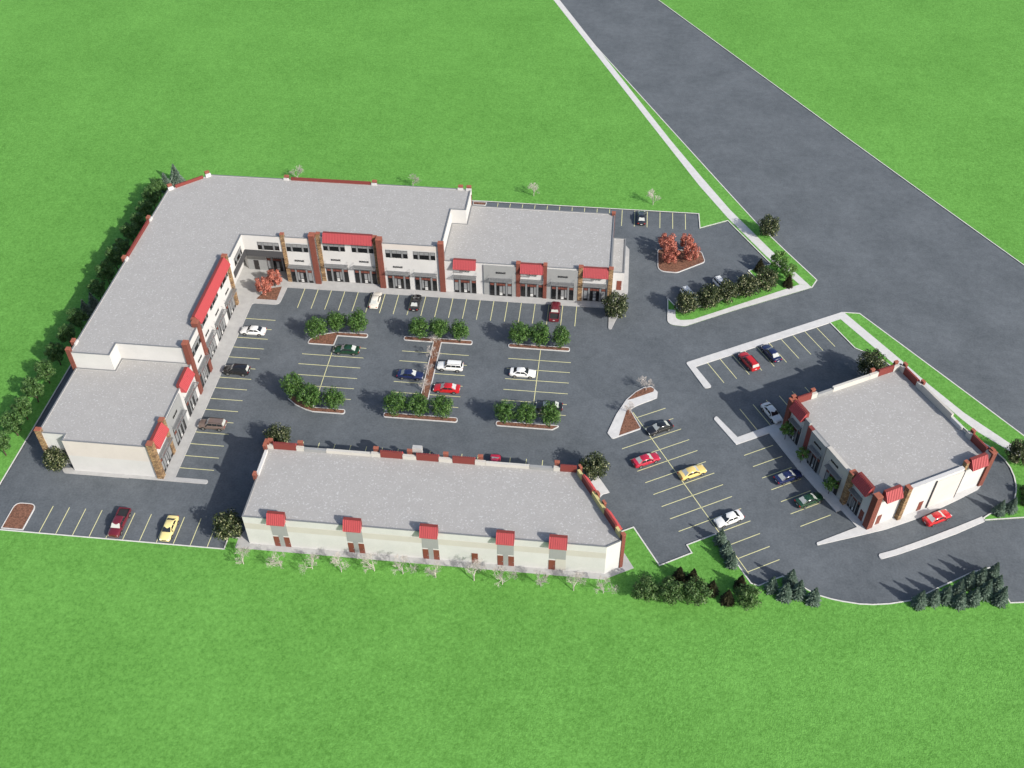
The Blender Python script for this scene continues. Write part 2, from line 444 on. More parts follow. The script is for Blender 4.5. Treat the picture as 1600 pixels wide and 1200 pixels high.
# planted islands
def island(poly, rad=0.35, bed=True):
    p = ccw(fillet(ccw(poly), rad))
    inn = inset(p, 0.14)
    k = struct(obj('traffic_island', MB().ring(p, inn, 0.0, 0.16).mesh('traffic_island'), M['pale_concrete']))
    obj('mulch_bed', MB().quad(*[(x, y, 0.11) for x, y in inn]).mesh('mulch_bed'), M['mulch'], k)
    return k
island([(-53.95, 8.8), (-48.85, 8.8), (-48.75, 11.5), (-43.1, 11.5), (-43.1, 12.6), (-49.3, 12.5), (-52.0, 11.5), (-53.75, 10.1)], [0.4, 0, 0, .5, .5, 1, 2, .8])
island([(-53.95, -4.75), (-53.8, -5.6), (-52.0, -7.1), (-50.1, -8.0), (-48.7, -8.4), (-43.0, -8.4), (-43.0, -7.3), (-48.75, -7.25), (-48.85, -4.75)], [.3, .4, 1, 1, 1, .5, .5, 0, 0])
island([(-36.3, 11.55), (-30.65, 11.55), (-30.6, -3.4), (-29.1, -3.4), (-29.05, 11.55), (-23.35, 11.55), (-23.35, 12.7), (-36.3, 12.7)], [.5, 0, 0, 0, 0, .5, .5, .5])
island([(-36.25, -8.4), (-23.25, -8.4), (-23.25, -7.25), (-36.25, -7.25)], 0.5)
island([(-16.65, 11.55), (-5.2, 11.55), (-5.2, 12.65), (-16.65, 12.65)], 0.5)
island([(-16.6, -8.45), (-6.8, -8.45), (-5.4, -7.3), (-16.6, -7.3)], [.5, .4, .3, .5])
island([(10.6, 44.5), (10.7, 37.0), (14.6, 36.9), (20.3, 41.0), (19.6, 44.6)], [1, 1.8, 1.5, 1.2, 1.2])
island([(-91.15, -38.3), (-87.55, -38.3), (-87.55, -33.05), (-91.15, -33.05)], [0, 0, 1.2, 1.2])
island([(-29.4, 57.45), (-29.2, 56.2), (-26.4, 56.2), (-26.3, 57.45)], 0.1)
ci = fillet(ccw([(2.55, -8.2), (3.92, -3.6), (5.5, 0.1), (7.1, 2.3), (8.5, 3.5), (9.9, 3.95), (11.0, 2.6), (10.9, 1.1), (7.4, -1.15), (6.3, -2.2), (8.3, -6.6), (3.4, -9.5)]), 0.45)
cw = walk('traffic_island', ci, 0.15)
obj('mulch_bed', MB().prism(ccw([(5.7, 0.05), (7.2, 2.15), (8.55, 3.3), (9.75, 3.7), (10.35, 3.3), (10.25, 2.6), (6.7, 0.45)]), 0.1, 0.165).mesh('mulch_bed'), M['mulch'], cw)
obj('mulch_bed', MB().prism(ccw([(5.7, -2.3), (6.2, -2.3), (8.1, -6.5), (4.55, -8.6), (4.8, -6.9)]), 0.1, 0.165).mesh('mulch_bed'), M['mulch'], cw)
obj('mulch_bed', MB().prism([(-67.0, 20.45), (-62.9, 20.45), (-63.0, 24.65), (-65.6, 23.7)], 0.1, 0.158).mesh('mulch_bed'), M['mulch'], lot)

# painted stall lines
LINE_ME = {}
def line(p, q, wdt=0.11):
    p = Vector(p); q = Vector(q); d = q - p; ln = round(d.length, 2)
    if ln not in LINE_ME:
        LINE_ME[ln] = MB().quad((0, -wdt / 2, 0), (ln, -wdt / 2, 0), (ln, wdt / 2, 0), (0, wdt / 2, 0)).mesh('stall_line')
    obj('stall_line', LINE_ME[ln], M['line'], lot, (p.x, p.y, 0.008), math.atan2(d.y, d.x))
for k in range(21): line((-4.73 - 2.682 * k, 24.58), (-4.73 - 2.682 * k, 18.8))
for k in range(15): line((-67.4, 14.71 - 2.705 * k), (-61.6, 14.71 - 2.705 * k))
for k in range(18): line((16.44 - 2.687 * k, 57.6), (16.44 - 2.687 * k, 51.85))
for k in range(11): line((-84.88 + 2.707 * k, -38.45), (-84.88 + 2.707 * k, -33.1))
for x in [-48.43 + 2.705 * k for k in range(17)]: line((x, -21.1), (x, -15.35))
for y in (6.07, 3.4, 0.62, -2.0): line((-54.2, y), (-48.8, y)); line((-48.8, y), (-42.7, y))
for y in (8.7, -4.7): line((-48.75, y), (-42.7, y))
line((-48.8, 8.75), (-48.75, -7.2))
for y in (8.7, 6.05, 3.35, 0.6, -2.06, -4.72): line((-36.0, y), (-30.62, y)); line((-29.05, y), (-23.57, y)); line((-16.25, y), (-10.57, y)); line((-10.57, y), (-4.8, y))
line((-29.85, -3.4), (-29.85, -7.25)); line((-10.57, 11.5), (-10.57, -7.28))
cl0 = Vector((6.75, -2.75))
def lot2(s, wv):     # s metres along the eastern lot's centre line, w across it
    return cl0 - V * s + U * wv
line(lot2(0.0, 0), lot2(36.9, 0))
for k in range(14):
    line(lot2(1.4 + 2.7 * k, 0), lot2(1.4 + 2.7 * k, 5.68))
    if 2 <= k <= 9: line(lot2(1.4 + 2.7 * k, -5.68), lot2(1.4 + 2.7 * k, 0))
for k in range(7):
    a = Vector((25.44, -10.86)) - V * (2.7 * k); line(a, a + U * 5.68)
for k in range(6):
    a = Vector((25.24, -0.06)) + U * (2.7 * k); line(a, a - V * 5.6)
for k in range(10):
    a = Vector((19.93, 11.2)) + U * (2.65 * k); line(a, a - V * 5.7)
for k in range(-1, 5):
    a = Vector((19.56, 33.36)) + U * (2.63 * k); line(a, a - V * 5.65)

# ------------------------------------------------------------------ buildings
class Bld:
    def __init__(s, name, label, loc, rz=0.0):
        s.o = thing(name, label, 'building', (loc[0], loc[1], 0), rz); s.c = loc; s.rz = rz
    def part(s, name, mb, mat, fr=None, x=0.0, z=0.0, parent=None, dy=0.0, scale=None):
        me = mb if isinstance(mb, bpy.types.Mesh) else mb.mesh(name)
        if fr is None: loc, rz = (0, 0, 0), 0
        else:
            c, sn = math.cos(fr[2]), math.sin(fr[2])
            loc, rz = (fr[0] + x * c - dy * sn, fr[1] + x * sn + dy * c, z), fr[2]
        return obj(name, me, mat, s.o, loc, rz, scale)
    def loc(s, poly):
        return [(x - s.c[0], y - s.c[1]) for x, y in poly]
    def fr(s, x, y, ang):
        return (x - s.c[0], y - s.c[1], ang)
    def volume(s, poly, z0, z1, roofz=None, par=0.10, wallmat='stucco', coping=True):
        """walls as a ring, coping on the parapet, gravel roof sunk behind it"""
        p = ccw(s.loc(poly)); inn = inset(p, 0.18)
        s.part('wall', MB().ring(p, inn, z0, z1), M[wallmat])
        if coping:
            s.part('coping', MB().ring(inset(p, -0.04), inset(p, 0.20), z1 + 0.002, z1 + 0.06), M['coping'])
        rz = (z1 - par) if roofz is None else roofz
        s.part('roof', MB().quad(*[(x, y, rz) for x, y in inset(p, 0.17)]), M['roof'])

FM = {}
def fm(key, fn):
    if key not in FM: FM[key] = fn()
    return FM[key]

def pier(b, fr, x0, x1, z1, kind='brick', out=0.28, back=0.55, z0=0.0, cap=True):
    wd = x1 - x0; cx = (x0 + x1) / 2
    p = b.part('pier', fm(('pier', round(wd, 2), z1, z0, out, back, kind), lambda: MB().box(-wd / 2, wd / 2, -out, back, z0, z1).mesh('pier')), M[kind], fr, cx)
    if cap:
        obj('pier_cap', fm(('cap', round(wd, 2), z1, out, back), lambda: MB().box(-wd / 2 - .025, wd / 2 + .025, -out - .025, back + .025, z1 + .002, z1 + .10).mesh('pier_cap')), M['cap'], p)
    return p

def panel(b, fr, x0, x1, z0, z1, mat, out=0.03, name='wall_panel', back=0.05):
    wd = x1 - x0
    return b.part(name, fm((name, round(wd, 2), z0, z1, out, mat), lambda: MB().box(-wd / 2, wd / 2, -out, back, z0, z1).mesh(name)), M[mat], fr, (x0 + x1) / 2)

def awning(b, fr, x0, x1, zt, zb, proj=0.95, back=0.5):
    """standing-seam red awning: a wedge whose sloping face drops outwards, with its own back panel"""
    wd = x1 - x0; h = wd / 2
    def mk():
        m = MB()
        m.quad((-h, -proj, zb), (h, -proj, zb), (h, 0, zt), (-h, 0, zt))                # slope
        m.quad((-h, -proj, zb - .14), (h, -proj, zb - .14), (h, -proj, zb), (-h, -proj, zb))
        m.quad((-h, 0, zb - .14), (h, 0, zb - .14), (h, -proj, zb - .14), (-h, -proj, zb - .14))
        for sx in (-h, h):
            q = [(sx, -proj, zb - .14), (sx, -proj, zb), (sx, 0, zt), (sx, 0, zb - .14)]
            m.quad(*(q if sx < 0 else q[::-1]))
        m.quad((-h, 0, zb - .14), (-h, 0, zt), (h, 0, zt), (h, 0, zb - .14))
        return m.mesh('metal_awning')
    a = b.part('metal_awning', fm(('aw', round(wd, 2), zt, zb, proj), mk), M['redmetal'], fr, (x0 + x1) / 2)
    def seams():
        m = MB(); n = max(3, int(wd / 0.30)); ln = math.hypot(proj, zt - zb)
        ny, nz = -(zt - zb) / ln, proj / ln
        for i in range(n + 1):
            x = -h + 0.02 + (wd - .04) * i / n
            t = .028
            A = [(x - t, -proj, zb), (x + t, -proj, zb), (x + t, 0, zt), (x - t, 0, zt)]
            Bt = [(px, py + ny * .085, pz + nz * .085) for px, py, pz in A]
            m.quad(*Bt)
            m.quad(A[0], A[3], Bt[3], Bt[0]); m.quad(A[2], A[1], Bt[1], Bt[2])
        return m.mesh('standing_seam')
    s = obj('standing_seam', fm(('seam', round(wd, 2), zt, zb, proj), seams), M['redmetal'], a); s['kind'] = 'stuff'
    obj('back_panel', fm(('awb', round(wd, 2), zt, back), lambda: MB().box(-h, h, 0.03, back, zt - 2.2, zt + .02).mesh('back_panel')), M['reddark'], a)
    return a

SHOP_W = 4.25
def shopfront(b, fr, xc, sx=1.0, z0=0.15, lit=None):
    def base():
        m = MB()
        m.box(-2.125, 2.125, -.05, .05, 0, 3.78)
        for a in (-1.085, 1.085): m.box(a - .17, a + .17, -.20, -.052, 0, 3.70)
        return m.mesh('shopfront')
    s = b.part('shopfront', fm('shop', base), M['pilaster'], fr, xc, z0, scale=(sx, 1, 1) if sx != 1 else None)
    def mull():
        m = MB()
        for x in (-2.1, -1.285, -.885, -.40, .40, .885, 1.285, 2.1): m.box(x - .03, x + .03, -.13, -.053, .02, 3.72)
        for x0, x1 in ((-2.07, -1.315), (-.855, .855), (1.315, 2.07)):
            for z in (.0, .47, 2.5, 3.06, 3.66): m.box(x0, x1, -.125, -.054, z, z + .06)
        m.box(-.03, .03, -.124, -.055, 3.125, 3.655)
        return m.mesh('mullion_frame')
    obj('mullion_frame', fm('mull', mull), M['mullion'], s)
    def pn(x0, x1, za, zb, mat, name='pane', y=-.09):
        obj(name, fm((name, x0, x1, za, zb), lambda: MB().box(x0, x1, y, -.056, za, zb).mesh(name)), M[mat], s)
    for x0, x1 in ((-2.068, -1.317), (-.853, -.032), (.032, .853), (1.317, 2.068)): pn(x0, x1, 3.122, 3.658, 'glass_sheen')
    for x0, x1 in ((-2.068, -1.317), (-.853, .853), (1.317, 2.068)): pn(x0, x1, 2.562, 3.058, 'brick', 'spandrel', -.11)
    rnd = random.Random(int(xc * 37) + int(fr[0] * 11))
    for x0, x1 in ((-2.068, -1.317), (-.853, -.432), (.432, .853), (1.317, 2.068)):
        hs = 1.05 + rnd.random() * .9
        pn(x0, x1, .532, 2.498, 'glass' if rnd.random() < .5 else 'glass_sheen')
        pn(x0, x1, .062, .468, 'mullion', 'kick_panel')
    d = obj('door', fm('sdoor', lambda: MB().box(-.368, .368, -.10, -.057, .03, 2.49).mesh('door')), M['mullion'], s)
    pn(-.27, .27, .95, 2.36, 'glass_sheen', 'door_pane', -.115); pn(-.27, .27, .16, .80, 'panelwhite', 'door_panel', -.115)
    return s

def window(b, fr, xc, zb=7.65, sx=1.0):
    s = b.part('window', fm('win', lambda: MB().box(-2.125, 2.125, -.04, .05, 0, 1.8).mesh('window')), M['mullion'], fr, xc, zb, scale=(sx, 1, 1) if sx != 1 else None)
    for a in (-1.085, 1.085):
        obj('window_post', fm('wpost', lambda: MB().box(-.16, .16, -.12, -.042, 0.01, 1.79).mesh('window_post')), M['pilaster'], s, (a, 0, 0))
    for x0, x1 in ((-2.07, -1.28), (-.87, -.03), (.03, .87), (1.28, 2.07)):
        obj('pane', fm(('wp', round(x1 - x0, 2), 1), lambda: MB().box(-(x1 - x0) / 2, (x1 - x0) / 2, -.075, -.043, 1.08, 1.73).mesh('pane')), M['glass_sheen'], s, ((x0 + x1) / 2, 0, 0))  # top row takes the glass with sky reflection painted in
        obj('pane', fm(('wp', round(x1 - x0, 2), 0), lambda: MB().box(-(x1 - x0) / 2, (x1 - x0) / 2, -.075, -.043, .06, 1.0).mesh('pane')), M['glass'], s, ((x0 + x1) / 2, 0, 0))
    return s

def sunshade(b, fr, xc, wd=4.5, z=4.3, proj=1.1):
    h = wd / 2
    def mk():
        m = MB()
        m.box(-h, h, -proj, -proj + .10, 0, .14); m.box(-h, h, -.12, 0, 0, .12)
        n = 5
        for i in range(n): 
            y = -proj + .18 + (proj - .36) * i / (n - 1); m.box(-h, h, y - .045, y + .045, .02, .07)
        for x in (-h, -h / 3, h / 3, h - .06): m.box(x, x + .06, -proj + .1, -.12, .015, .11)
        return m.mesh('sunshade')
    s = b.part('sunshade', fm(('shade', wd, proj), mk), M['greymetal'], fr, xc, z)
    for x in (-h + .05, h - .05):
        obj('tie_rod', fm(('rod', proj), lambda: MB().tube((0, -proj + .08, .12), (0, -.02, .85), .028, .028, 5).mesh('tie_rod')), M['greymetal'], s, (x, 0, 0))
    return s

def text_mesh(body, width):
    cu = bpy.data.curves.new('lettering', 'FONT'); cu.body = body; cu.align_x = 'CENTER'; cu.extrude = 0.04; cu.resolution_u = 2
    o = bpy.data.objects.new('tmp', cu); COL.objects.link(o)
    bpy.context.view_layer.update()
    dg = bpy.context.evaluated_depsgraph_get()
    me = bpy.data.meshes.new_from_object(o.evaluated_get(dg))
    xs = [v.co.x for v in me.vertices]; k = width / (max(xs) - min(xs))
    for v in me.vertices: v.co = Vector((v.co.x * k, -v.co.z - 0.06, v.co.y * k * 1.25))
    bpy.data.objects.remove(o); bpy.data.curves.remove(cu)
    me.materials.clear()
    return me
def sign(b, fr, xc, z=5.28, out=0.0, wd=1.85):
    me = fm(('sign', wd), lambda: text_mesh('SIGNAGE', wd))
    return b.part('sign_lettering', me, M['letter'], fr, xc, z, dy=-out)

def plain_door(b, fr, x0, x1, z1, mat='door', z0=0.15, out=0.05):
    wd = x1 - x0
    d = b.part('door', fm(('pd', round(wd, 2), z1, out), lambda: MB().box(-wd / 2, wd / 2, -out, .05, z0, z1).mesh('door')), M[mat], fr, (x0 + x1) / 2)
    obj('door_handle', fm(('ph', out), lambda: MB().box(-.05, .05, -out - .05, -out - .002, 1.05, 1.2).mesh('door_handle')), M['greymetal'], d, (wd / 2 - .14, 0, 0))
    return d

# ---- the long L-shaped building
HT, HL = 10.9, 7.4
A = Bld('shopping_plaza', 'large L-shaped two-storey white retail building with grey gravel roof', (-60, 10))
tall_up = [(-89, -9), (-82, -9), (-82, -6), (-69.55, -6), (-69.55, 0.3), (-70.4, 0.3), (-70.4, 18.9), (-69.75, 19.4), (-69.75, 26.45), (-55.4, 26.45), (-55.4, 27.4), (-43.4, 27.4), (-43.4, 26.45), (-30.9, 26.45), (-30.9, 38.8), (-27.9, 38.8), (-27.9, 46), (-82.1, 46), (-89, 39.8)]
tall_lo = [(-89, -9), (-82, -9), (-82, -6), (-69.55, -6), (-69.55, 0.3), (-70.4, 0.3), (-70.4, 18.9), (-72.4, 19.4), (-72.4, 31.2), (-71.0, 29.5), (-62.1, 29.5), (-62.1, 26.45), (-55.4, 26.45), (-55.4, 27.4), (-43.4, 27.4), (-43.4, 26.45), (-30.9, 26.45), (-30.9, 38.8), (-27.9, 38.8), (-27.9, 46), (-82.1, 46), (-89, 39.8)]
A.volume(tall_up, 6.2, HT)
pl_ = ccw(A.loc(tall_lo)); A.part('wall', MB().ring(pl_, inset(pl_, 0.2), 0, 6.198), M['stucco'])
A.part('soffit', MB().prism(ccw(A.loc([(-72.9, 19.1), (-69.8, 19.45), (-69.8, 26.5), (-62.0, 26.5), (-62.0, 31.5), (-72.9, 31.5)])), 6.05, 6.19, True), M['greywall'])
A.volume([(-88.9, -24.3), (-84.4, -24.3), (-84.4, -25.6), (-69.5, -25.6), (-69.5, -6.05), (-81.9, -6.05), (-81.9, -9.05), (-88.9, -9.05)], 0, HL)
A.volume([(-30.85, 26.5), (1.35, 26.5), (1.35, 45.15), (-27.8, 45.15), (-27.8, 38.7), (-30.85, 38.7)], 0, 7.6)
A.volume([(1.4, 30.3), (3.95, 30.3), (3.95, 41.4), (1.4, 41.4)], 0, 4.4)
fN = A.fr(0, 26.45, 0); fNr = A.fr(0, 27.4, 0); fNl = A.fr(0, 26.5, 0)
fW = A.fr(-69.55, 0, math.pi / 2); fWr = A.fr(-70.4, 0, math.pi / 2); fWl = A.fr(-69.5, 0, math.pi / 2)
# north wing, two storeys
pier(A, fN, -62.1, -61.35, 11.55, 'stone', .15); pier(A, fN, -56.5, -55.4, 11.75, 'brick', .3, .9); pier(A, fN, -43.45, -42.35, 11.75, 'brick', .3, .9); pier(A, fN, -31.55, -30.5, 11.75, 'brick', .3, .6)
pier(A, fNr, -55.35, -54.6, 11.5, 'stone', .2); pier(A, fNr, -44.25, -43.5, 11.5, 'stone', .2)
for x in (-59.1, -39.65, -34.3): shopfront(A, fN, x); window(A, fN, x, 7.65); sunshade(A, fN, x)
for x in (-59.1, -39.65): sign(A, fN, x)
for x in (-52.1, -46.5): shopfront(A, fNr, x); window(A, fNr, x, 7.65); sunshade(A, fNr, x); sign(A, fNr, x)
awning(A, fNr, -53.9, -44.3, 11.8, 10.2, .95)
for x0, x1 in ((-61.3, -56.55), (-42.3, -31.6)): panel(A, fN, x0, x1, 9.75, 10.88, 'cream', .02, 'wall_band')
# low east end
pier(A, fNl, -16.65, -15.85, 8.2, 'brick', .3); pier(A, fNl, -11.45, -10.75, 8.2, 'brick', .3); pier(A, fNl, -4.75, -3.9, 8.2, 'stone', .3); pier(A, fNl, 0.95, 1.8, 8.2, 'stone', .3)
panel(A, fNl, -22.95, -16.66, .15, 7.32, 'greywall', .22); panel(A, fNl, -10.74, -4.76, .15, 7.32, 'greywall', .22)
for x, o_ in ((-26.6, 0), (-19.6, .22), (-13.62, 0), (-7.65, .22), (-1.5, 0)):
    f_ = A.fr(0, 26.5 - o_, 0); shopfront(A, f_, x); sunshade(A, f_, x)
for x in (-19.6, -7.65): sign(A, A.fr(0, 26.28, 0), x, 5.55)
for x0, x1 in ((-28.75, -24.4), (-15.83, -11.47), (-3.88, .93)):
    awning(A, fNl, x0, x1, 8.05, 6.5); sign(A, fNl, (x0 + x1) / 2, 5.95, .96)
plain_door(A, A.fr(0, 30.3, 0), 2.65, 3.6, 2.4)
# west wing
pier(A, fWl, -25.95, -24.95, 8.2, 'stone', .35, .65); pier(A, fWl, -20.6, -19.72, 8.2, 'stone', .3)
panel(A, fWl, -19.7, -13.1, .15, 7.2, 'greywall', .22)
for y, o_ in ((-22.75, 0), (-16.45, .22), (-9.7, 0)):
    f_ = A.fr(-69.5 + o_, 0, math.pi / 2); shopfront(A, f_, y); sunshade(A, f_, y)
sign(A, A.fr(-69.28, 0, math.pi / 2), -16.45, 5.4)
awning(A, fWl, -24.9, -20.65, 8.05, 6.5); awning(A, fWl, -12.1, -7.6, 8.05, 6.5)
pier(A, fW, -6.3, -5.2, 12.0, 'brick', .35, .6); pier(A, fW, -0.6, 0.4, 11.75, 'brick', .3, .9)
shopfront(A, fW, -2.75); window(A, fW, -2.75, 7.6); sunshade(A, fW, -2.75); sign(A, fW, -2.75)
pier(A, fWr, 0.5, 1.2, 11.5, 'stone', .2); pier(A, fWr, 18.15, 18.95, 11.9, 'stone', .45)
for y in (3.95, 9.75, 15.8): shopfront(A, fWr, y); window(A, fWr, y, 7.65); sunshade(A, fWr, y); sign(A, fWr, y)
awning(A, fWr, 1.25, 18.1, 11.8, 10.2, .95)
# recessed corner entrance
window(A, A.fr(-69.75, 0, math.pi / 2), 22.8, 7.65); window(A, fN, -64.8, 7.65)
A.part('canopy_fascia', MB().box(-69.6 + 60, -62.0 + 60, 26.33 - 10, 26.44 - 10, 6.0, 7.45), M['fascia'])
A.part('canopy_fascia', MB().box(-69.74 + 60, -69.62 + 60, 19.3 - 10, 26.32 - 10, 6.0, 7.45), M['fascia'])
fE = A.fr(0, 29.5, 0)
panel(A, fE, -71.0, -67.1, .15, 6.0, 'greywall', .02); plain_door(A, fE, -69.75, -68.75, 2.5, 'doordark')
shopfront(A, fE, -64.8)
# south end wall: peach upper band, white below; notch with pier
fS = A.fr(0, -25.6, 0)
panel(A, fS, -84.38, -70.2, 3.9, 7.38, 'cream', .02, 'wall_band')
pier(A, A.fr(0, -24.3, 0), -89.3, -88.3, 8.0, 'stone', .2)
pier(A, A.fr(0, -9, 0), -89.5, -88.75, 11.6, 'brick', .2)
# rear parapet features seen over the roof edge
fB = A.fr(0, 46, math.pi)
def rear(b, fr, x, z):      # white backed stub with brick pier outside
    p = pier(b, fr, x - .45, x + .45, z, 'brick', .5, .1)
    obj('white_back', fm(('wb', z), lambda: MB().box(-.55, .55, .12, .4, z - 1.6, z - .25).mesh('white_back')), M['stucco'], p)
for x in (66.0, 47.7, 30.0, 28.3): rear(A, fB, x, 11.5)
fBw = A.fr(-89, 0, -math.pi / 2)
for y in (29.5, 16.7, -6.6): rear(A, fBw, -y, 11.5)
c_an = math.atan2(45.9 - 39.8, -82.1 + 89)
fC = A.fr(-89, 39.8, c_an + math.pi)
rear(A, fC, -.6, 11.75); rear(A, fC, -8.7, 11.75)
def rear_awning(b, fr, x0, x1, z): return awning(b, fr, x0, x1, z, z - 1.55, .95, .25)
rear_awning(A, fC, -7.6, -1.6, 11.45); rear_awning(A, fB, 48.5, 65.0, 11.45); rear_awning(A, fBw, -28.6, -17.5, 11.45)
pier(A, A.fr(1.35, 45.15, math.pi / 2), -.6, .1, 8.1, 'brick', .15)

# ---- the south building with its back to the lawn
B = Bld('retail_building', 'long low white building with red awnings over brown back doors', (-23, -30))
HB = 6.75
B.volume([(-51.4, -37.15), (3.3, -37.15), (5.65, -35.6), (-1.9, -22.95), (-51.4, -22.95)], 0, HB)
bS = B.fr(0, -37.15, 0)
cx = [-46.05, -34.45, -22.95, -11.58, -3.8]
edges = [-51.38] + [q for c in cx for q in (c - 1.24, c + 1.24)] + [3.28]
for i in range(0, len(edges), 2): panel(B, bS, edges[i], edges[i + 1], 3.95, 5.3, 'beige', .02, 'wall_band')
for i, c in enumerate(cx):
    awning(B, bS, c - 1.33, c + 1.33, 8.1, 6.55, .95)
    panel(B, bS, c - 1.22, c + 1.22, 2.85, 6.5, 'greywall', .05)
    if i < 4:
        panel(B, bS, c - .38, c + .38, .15, 2.84, 'greywall', .05)
        plain_door(B, bS, c - 1.25, c - .38, 2.5); plain_door(B, bS, c + .38, c + 1.25, 2.5)
    else:
        plain_door(B, bS, -5.12, -4.15, 2.45); panel(B, bS, -4.1, -2.55, .15, 2.84, 'beige', .03)
plain_door(B, bS, -16.75, -15.8, 2.5)
bN = B.fr(0, -22.95, math.pi)
def para(b, fr, x0, x1, z1, mat, t=.32, z0=0.0):   # raised wall piece on a front facade
    return panel(b, fr, x0, x1, z0, z1, mat, .12, 'parapet_wall', t)
for x0, x1 in ((46.65, 50.3), (29.5, 33.0), (23.75, 27.25), (18.0, 21.5), (2.0, 4.55)): awning(B, bN, x0, x1, 8.05, 6.5, .95, .3)
for x0, x1 in ((50.35, 51.4), (45.4, 46.6), (33.05, 34.5), (27.3, 29.45), (21.55, 23.7), (16.3, 17.95), (4.6, 5.6)):
    para(B, bN, x0, x1, 7.45, 'parapet'); pier(B, bN, (x0 + x1) / 2 - .38, (x0 + x1) / 2 + .38, 8.1, 'brick', .6, -.14)
for x0, x1 in ((34.55, 41.75), (9.4, 16.25)): para(B, bN, x0, x1, 7.3, 'parapet')
for x0, x1 in ((41.8, 45.35), (5.65, 9.35)): para(B, bN, x0, x1, 7.25, 'greywall')
B.part('entrance_block', MB().box(-.75, .75, -1.3, -.62, 5.0, 8.4), M['concrete'], bN, 27.25)
pier(B, bN, 51.0, 51.7, 8.0, 'brick', .5, .2)
pier(B, B.fr(-51.4, 0, -math.pi / 2), 29.0, 29.8, 7.7, 'brick', .35, .1)
pier(B, B.fr(-51.4, 0, -math.pi / 2), 23.2, 23.9, 7.9, 'brick', .35, .1)
para(B, B.fr(-51.4, 0, -math.pi / 2), 23.95, 28.95, 7.15, 'stucco')
dn = math.atan2(-35.6 + 22.95, 5.65 + 1.9)
bE = B.fr(5.65, -35.6, dn + math.pi)
for x0, x1 in ((2.0, 5.4), (9.4, 12.7)): awning(B, bE, x0, x1, 8.05, 6.5, .95, .3)
for x0, x1 in ((.5, 1.95), (5.45, 9.35), (12.75, 14.2)): para(B, bE, x0, x1, 7.7, 'olive')
for x in (6.6, 8.6, 14.4): pier(B, bE, x - .35, x + .35, 8.0, 'brick', .5, -.14)
pier(B, bE, -.15, .45, 8.0, 'brick', .3, .3)

# ---- the east building, turned to the side road
C = Bld('corner_store', 'square white corner building with brick piers and stone pillars', (43.45, -24.34), 0.512)
C.c = (0, 0)
HC = 6.7
C.volume([(0.2, 0.0), (22.0, 0.0), (22.0, 22.5), (0.2, 22.5)], 0, HC)
cS = (0, 0, 0); cW = (0.2, 0, -math.pi / 2); cN = (0, 22.5, math.pi); cE = (22.0, 0, math.pi / 2)
pier(C, cS, -.1, .95, 7.6, 'brick', .35, .75)
awning(C, cS, 1.5, 4.5, 8.05, 6.5); pier(C, cS, 5.4, 6.1, 7.6, 'stone', .75, .2)
panel(C, cS, 6.12, 16.6, .15, 7.0, 'stucco', .35, 'parapet_wall', .3)
panel(C, cS, 11.4, 16.6, .15, 6.5, 'cream', .52); panel(C, cS, 11.2, 11.38, .15, 6.6, 'fascia', .54, 'joint_strip'); panel(C, cS, 16.62, 16.8, .15, 6.6, 'fascia', .54, 'joint_strip')
awning(C, cS, 17.8, 20.9, 8.05, 6.5); pier(C, cS, 16.9, 17.5, 7.7, 'stone', .1, .6, z0=6.0); pier(C, cS, 21.8, 22.7, 7.9, 'brick', .3, .7)
plain_door(C, cS, 1.7, 2.5, 2.3); plain_door(C, (0, -.35, 0), 9.35, 10.2, 2.3)
# front (local x runs with -v, so positions are negative)
def cw_(v0, v1): return (-v1, -v0)
awning(C, cW, *cw_(1.5, 4.9), 8.05, 6.5); awning(C, cW, *cw_(18.6, 21.9), 8.05, 6.5)
pier(C, cW, *cw_(5.2, 6.1), 7.4, 'stone', .75, .3); pier(C, cW, *cw_(22.1, 23.0), 7.7, 'brick', .5, .6)
panel(C, cW, *cw_(6.15, 12.0), .15, 6.9, 'beige', .5, 'wall_panel', .2); panel(C, cW, *cw_(12.05, 16.0), .15, 6.75, 'greywall', .6, 'wall_panel', .1)
panel(C, cW, *cw_(16.05, 17.1), .15, 6.8, 'reddark', .55, 'wall_panel', .1)
panel(C, cW, *cw_(17.15, 18.4), .15, 7.3, 'greywall', .3, 'wall_panel', .2)
plain_door(C, cW, *cw_(1.35, 2.2), 2.3)
for v, o_, sx in ((3.75, 0.0, .56), (8.95, .5, .80), (13.8, .6, .62), (20.2, 0.0, .62)):
    f_ = (0.2 - o_, 0, -math.pi / 2); shopfront(C, f_, -v, sx); sunshade(C, f_, -v, round(4.4 * sx, 2), 4.2, .9)
sign(C, (-.3, 0, -math.pi / 2), -9.5, 5.3); sign(C, (-.4, 0, -math.pi / 2), -13.9, 5.2)
# rear and side parapets (local x mirrored)
def mir(a, b_): return (-b_, -a)
for a, b_ in ((.9, 3.7), (17.3, 20.4)): awning(C, cN, *mir(a, b_), 8.05, 6.5, .95, .3)
for a, b_ in ((.2, .85), (3.75, 4.9), (15.5, 17.25), (20.45, 22.0)):
    para(C, cN, *mir(a, b_), 7.65, 'parapet'); pier(C, cN, -(a + b_) / 2 - .35, -(a + b_) / 2 + .35, 8.1, 'brick', .6, -.14)
para(C, cN, *mir(8.1, 15.45), 7.6, 'parapet'); para(C, cN, *mir(4.95, 8.05), 7.2, 'greywall')
for a, b_ in ((1.1, 4.3), (17.9, 21.1)): awning(C, cE, a, b_, 8.05, 6.5, .95, .3)
for a, b_ in ((.0, 1.05), (4.35, 5.5), (16.5, 17.85), (21.15, 22.5)):
    para(C, cE, a, b_, 7.65, 'parapet'); pier(C, cE, (a + b_) / 2 - .35, (a + b_) / 2 + .35, 8.1, 'brick', .6, -.14)
para(C, cE, 9.2, 16.45, 8.0, 'beige'); para(C, cE, 6.7, 9.15, 7.4, 'stucco')

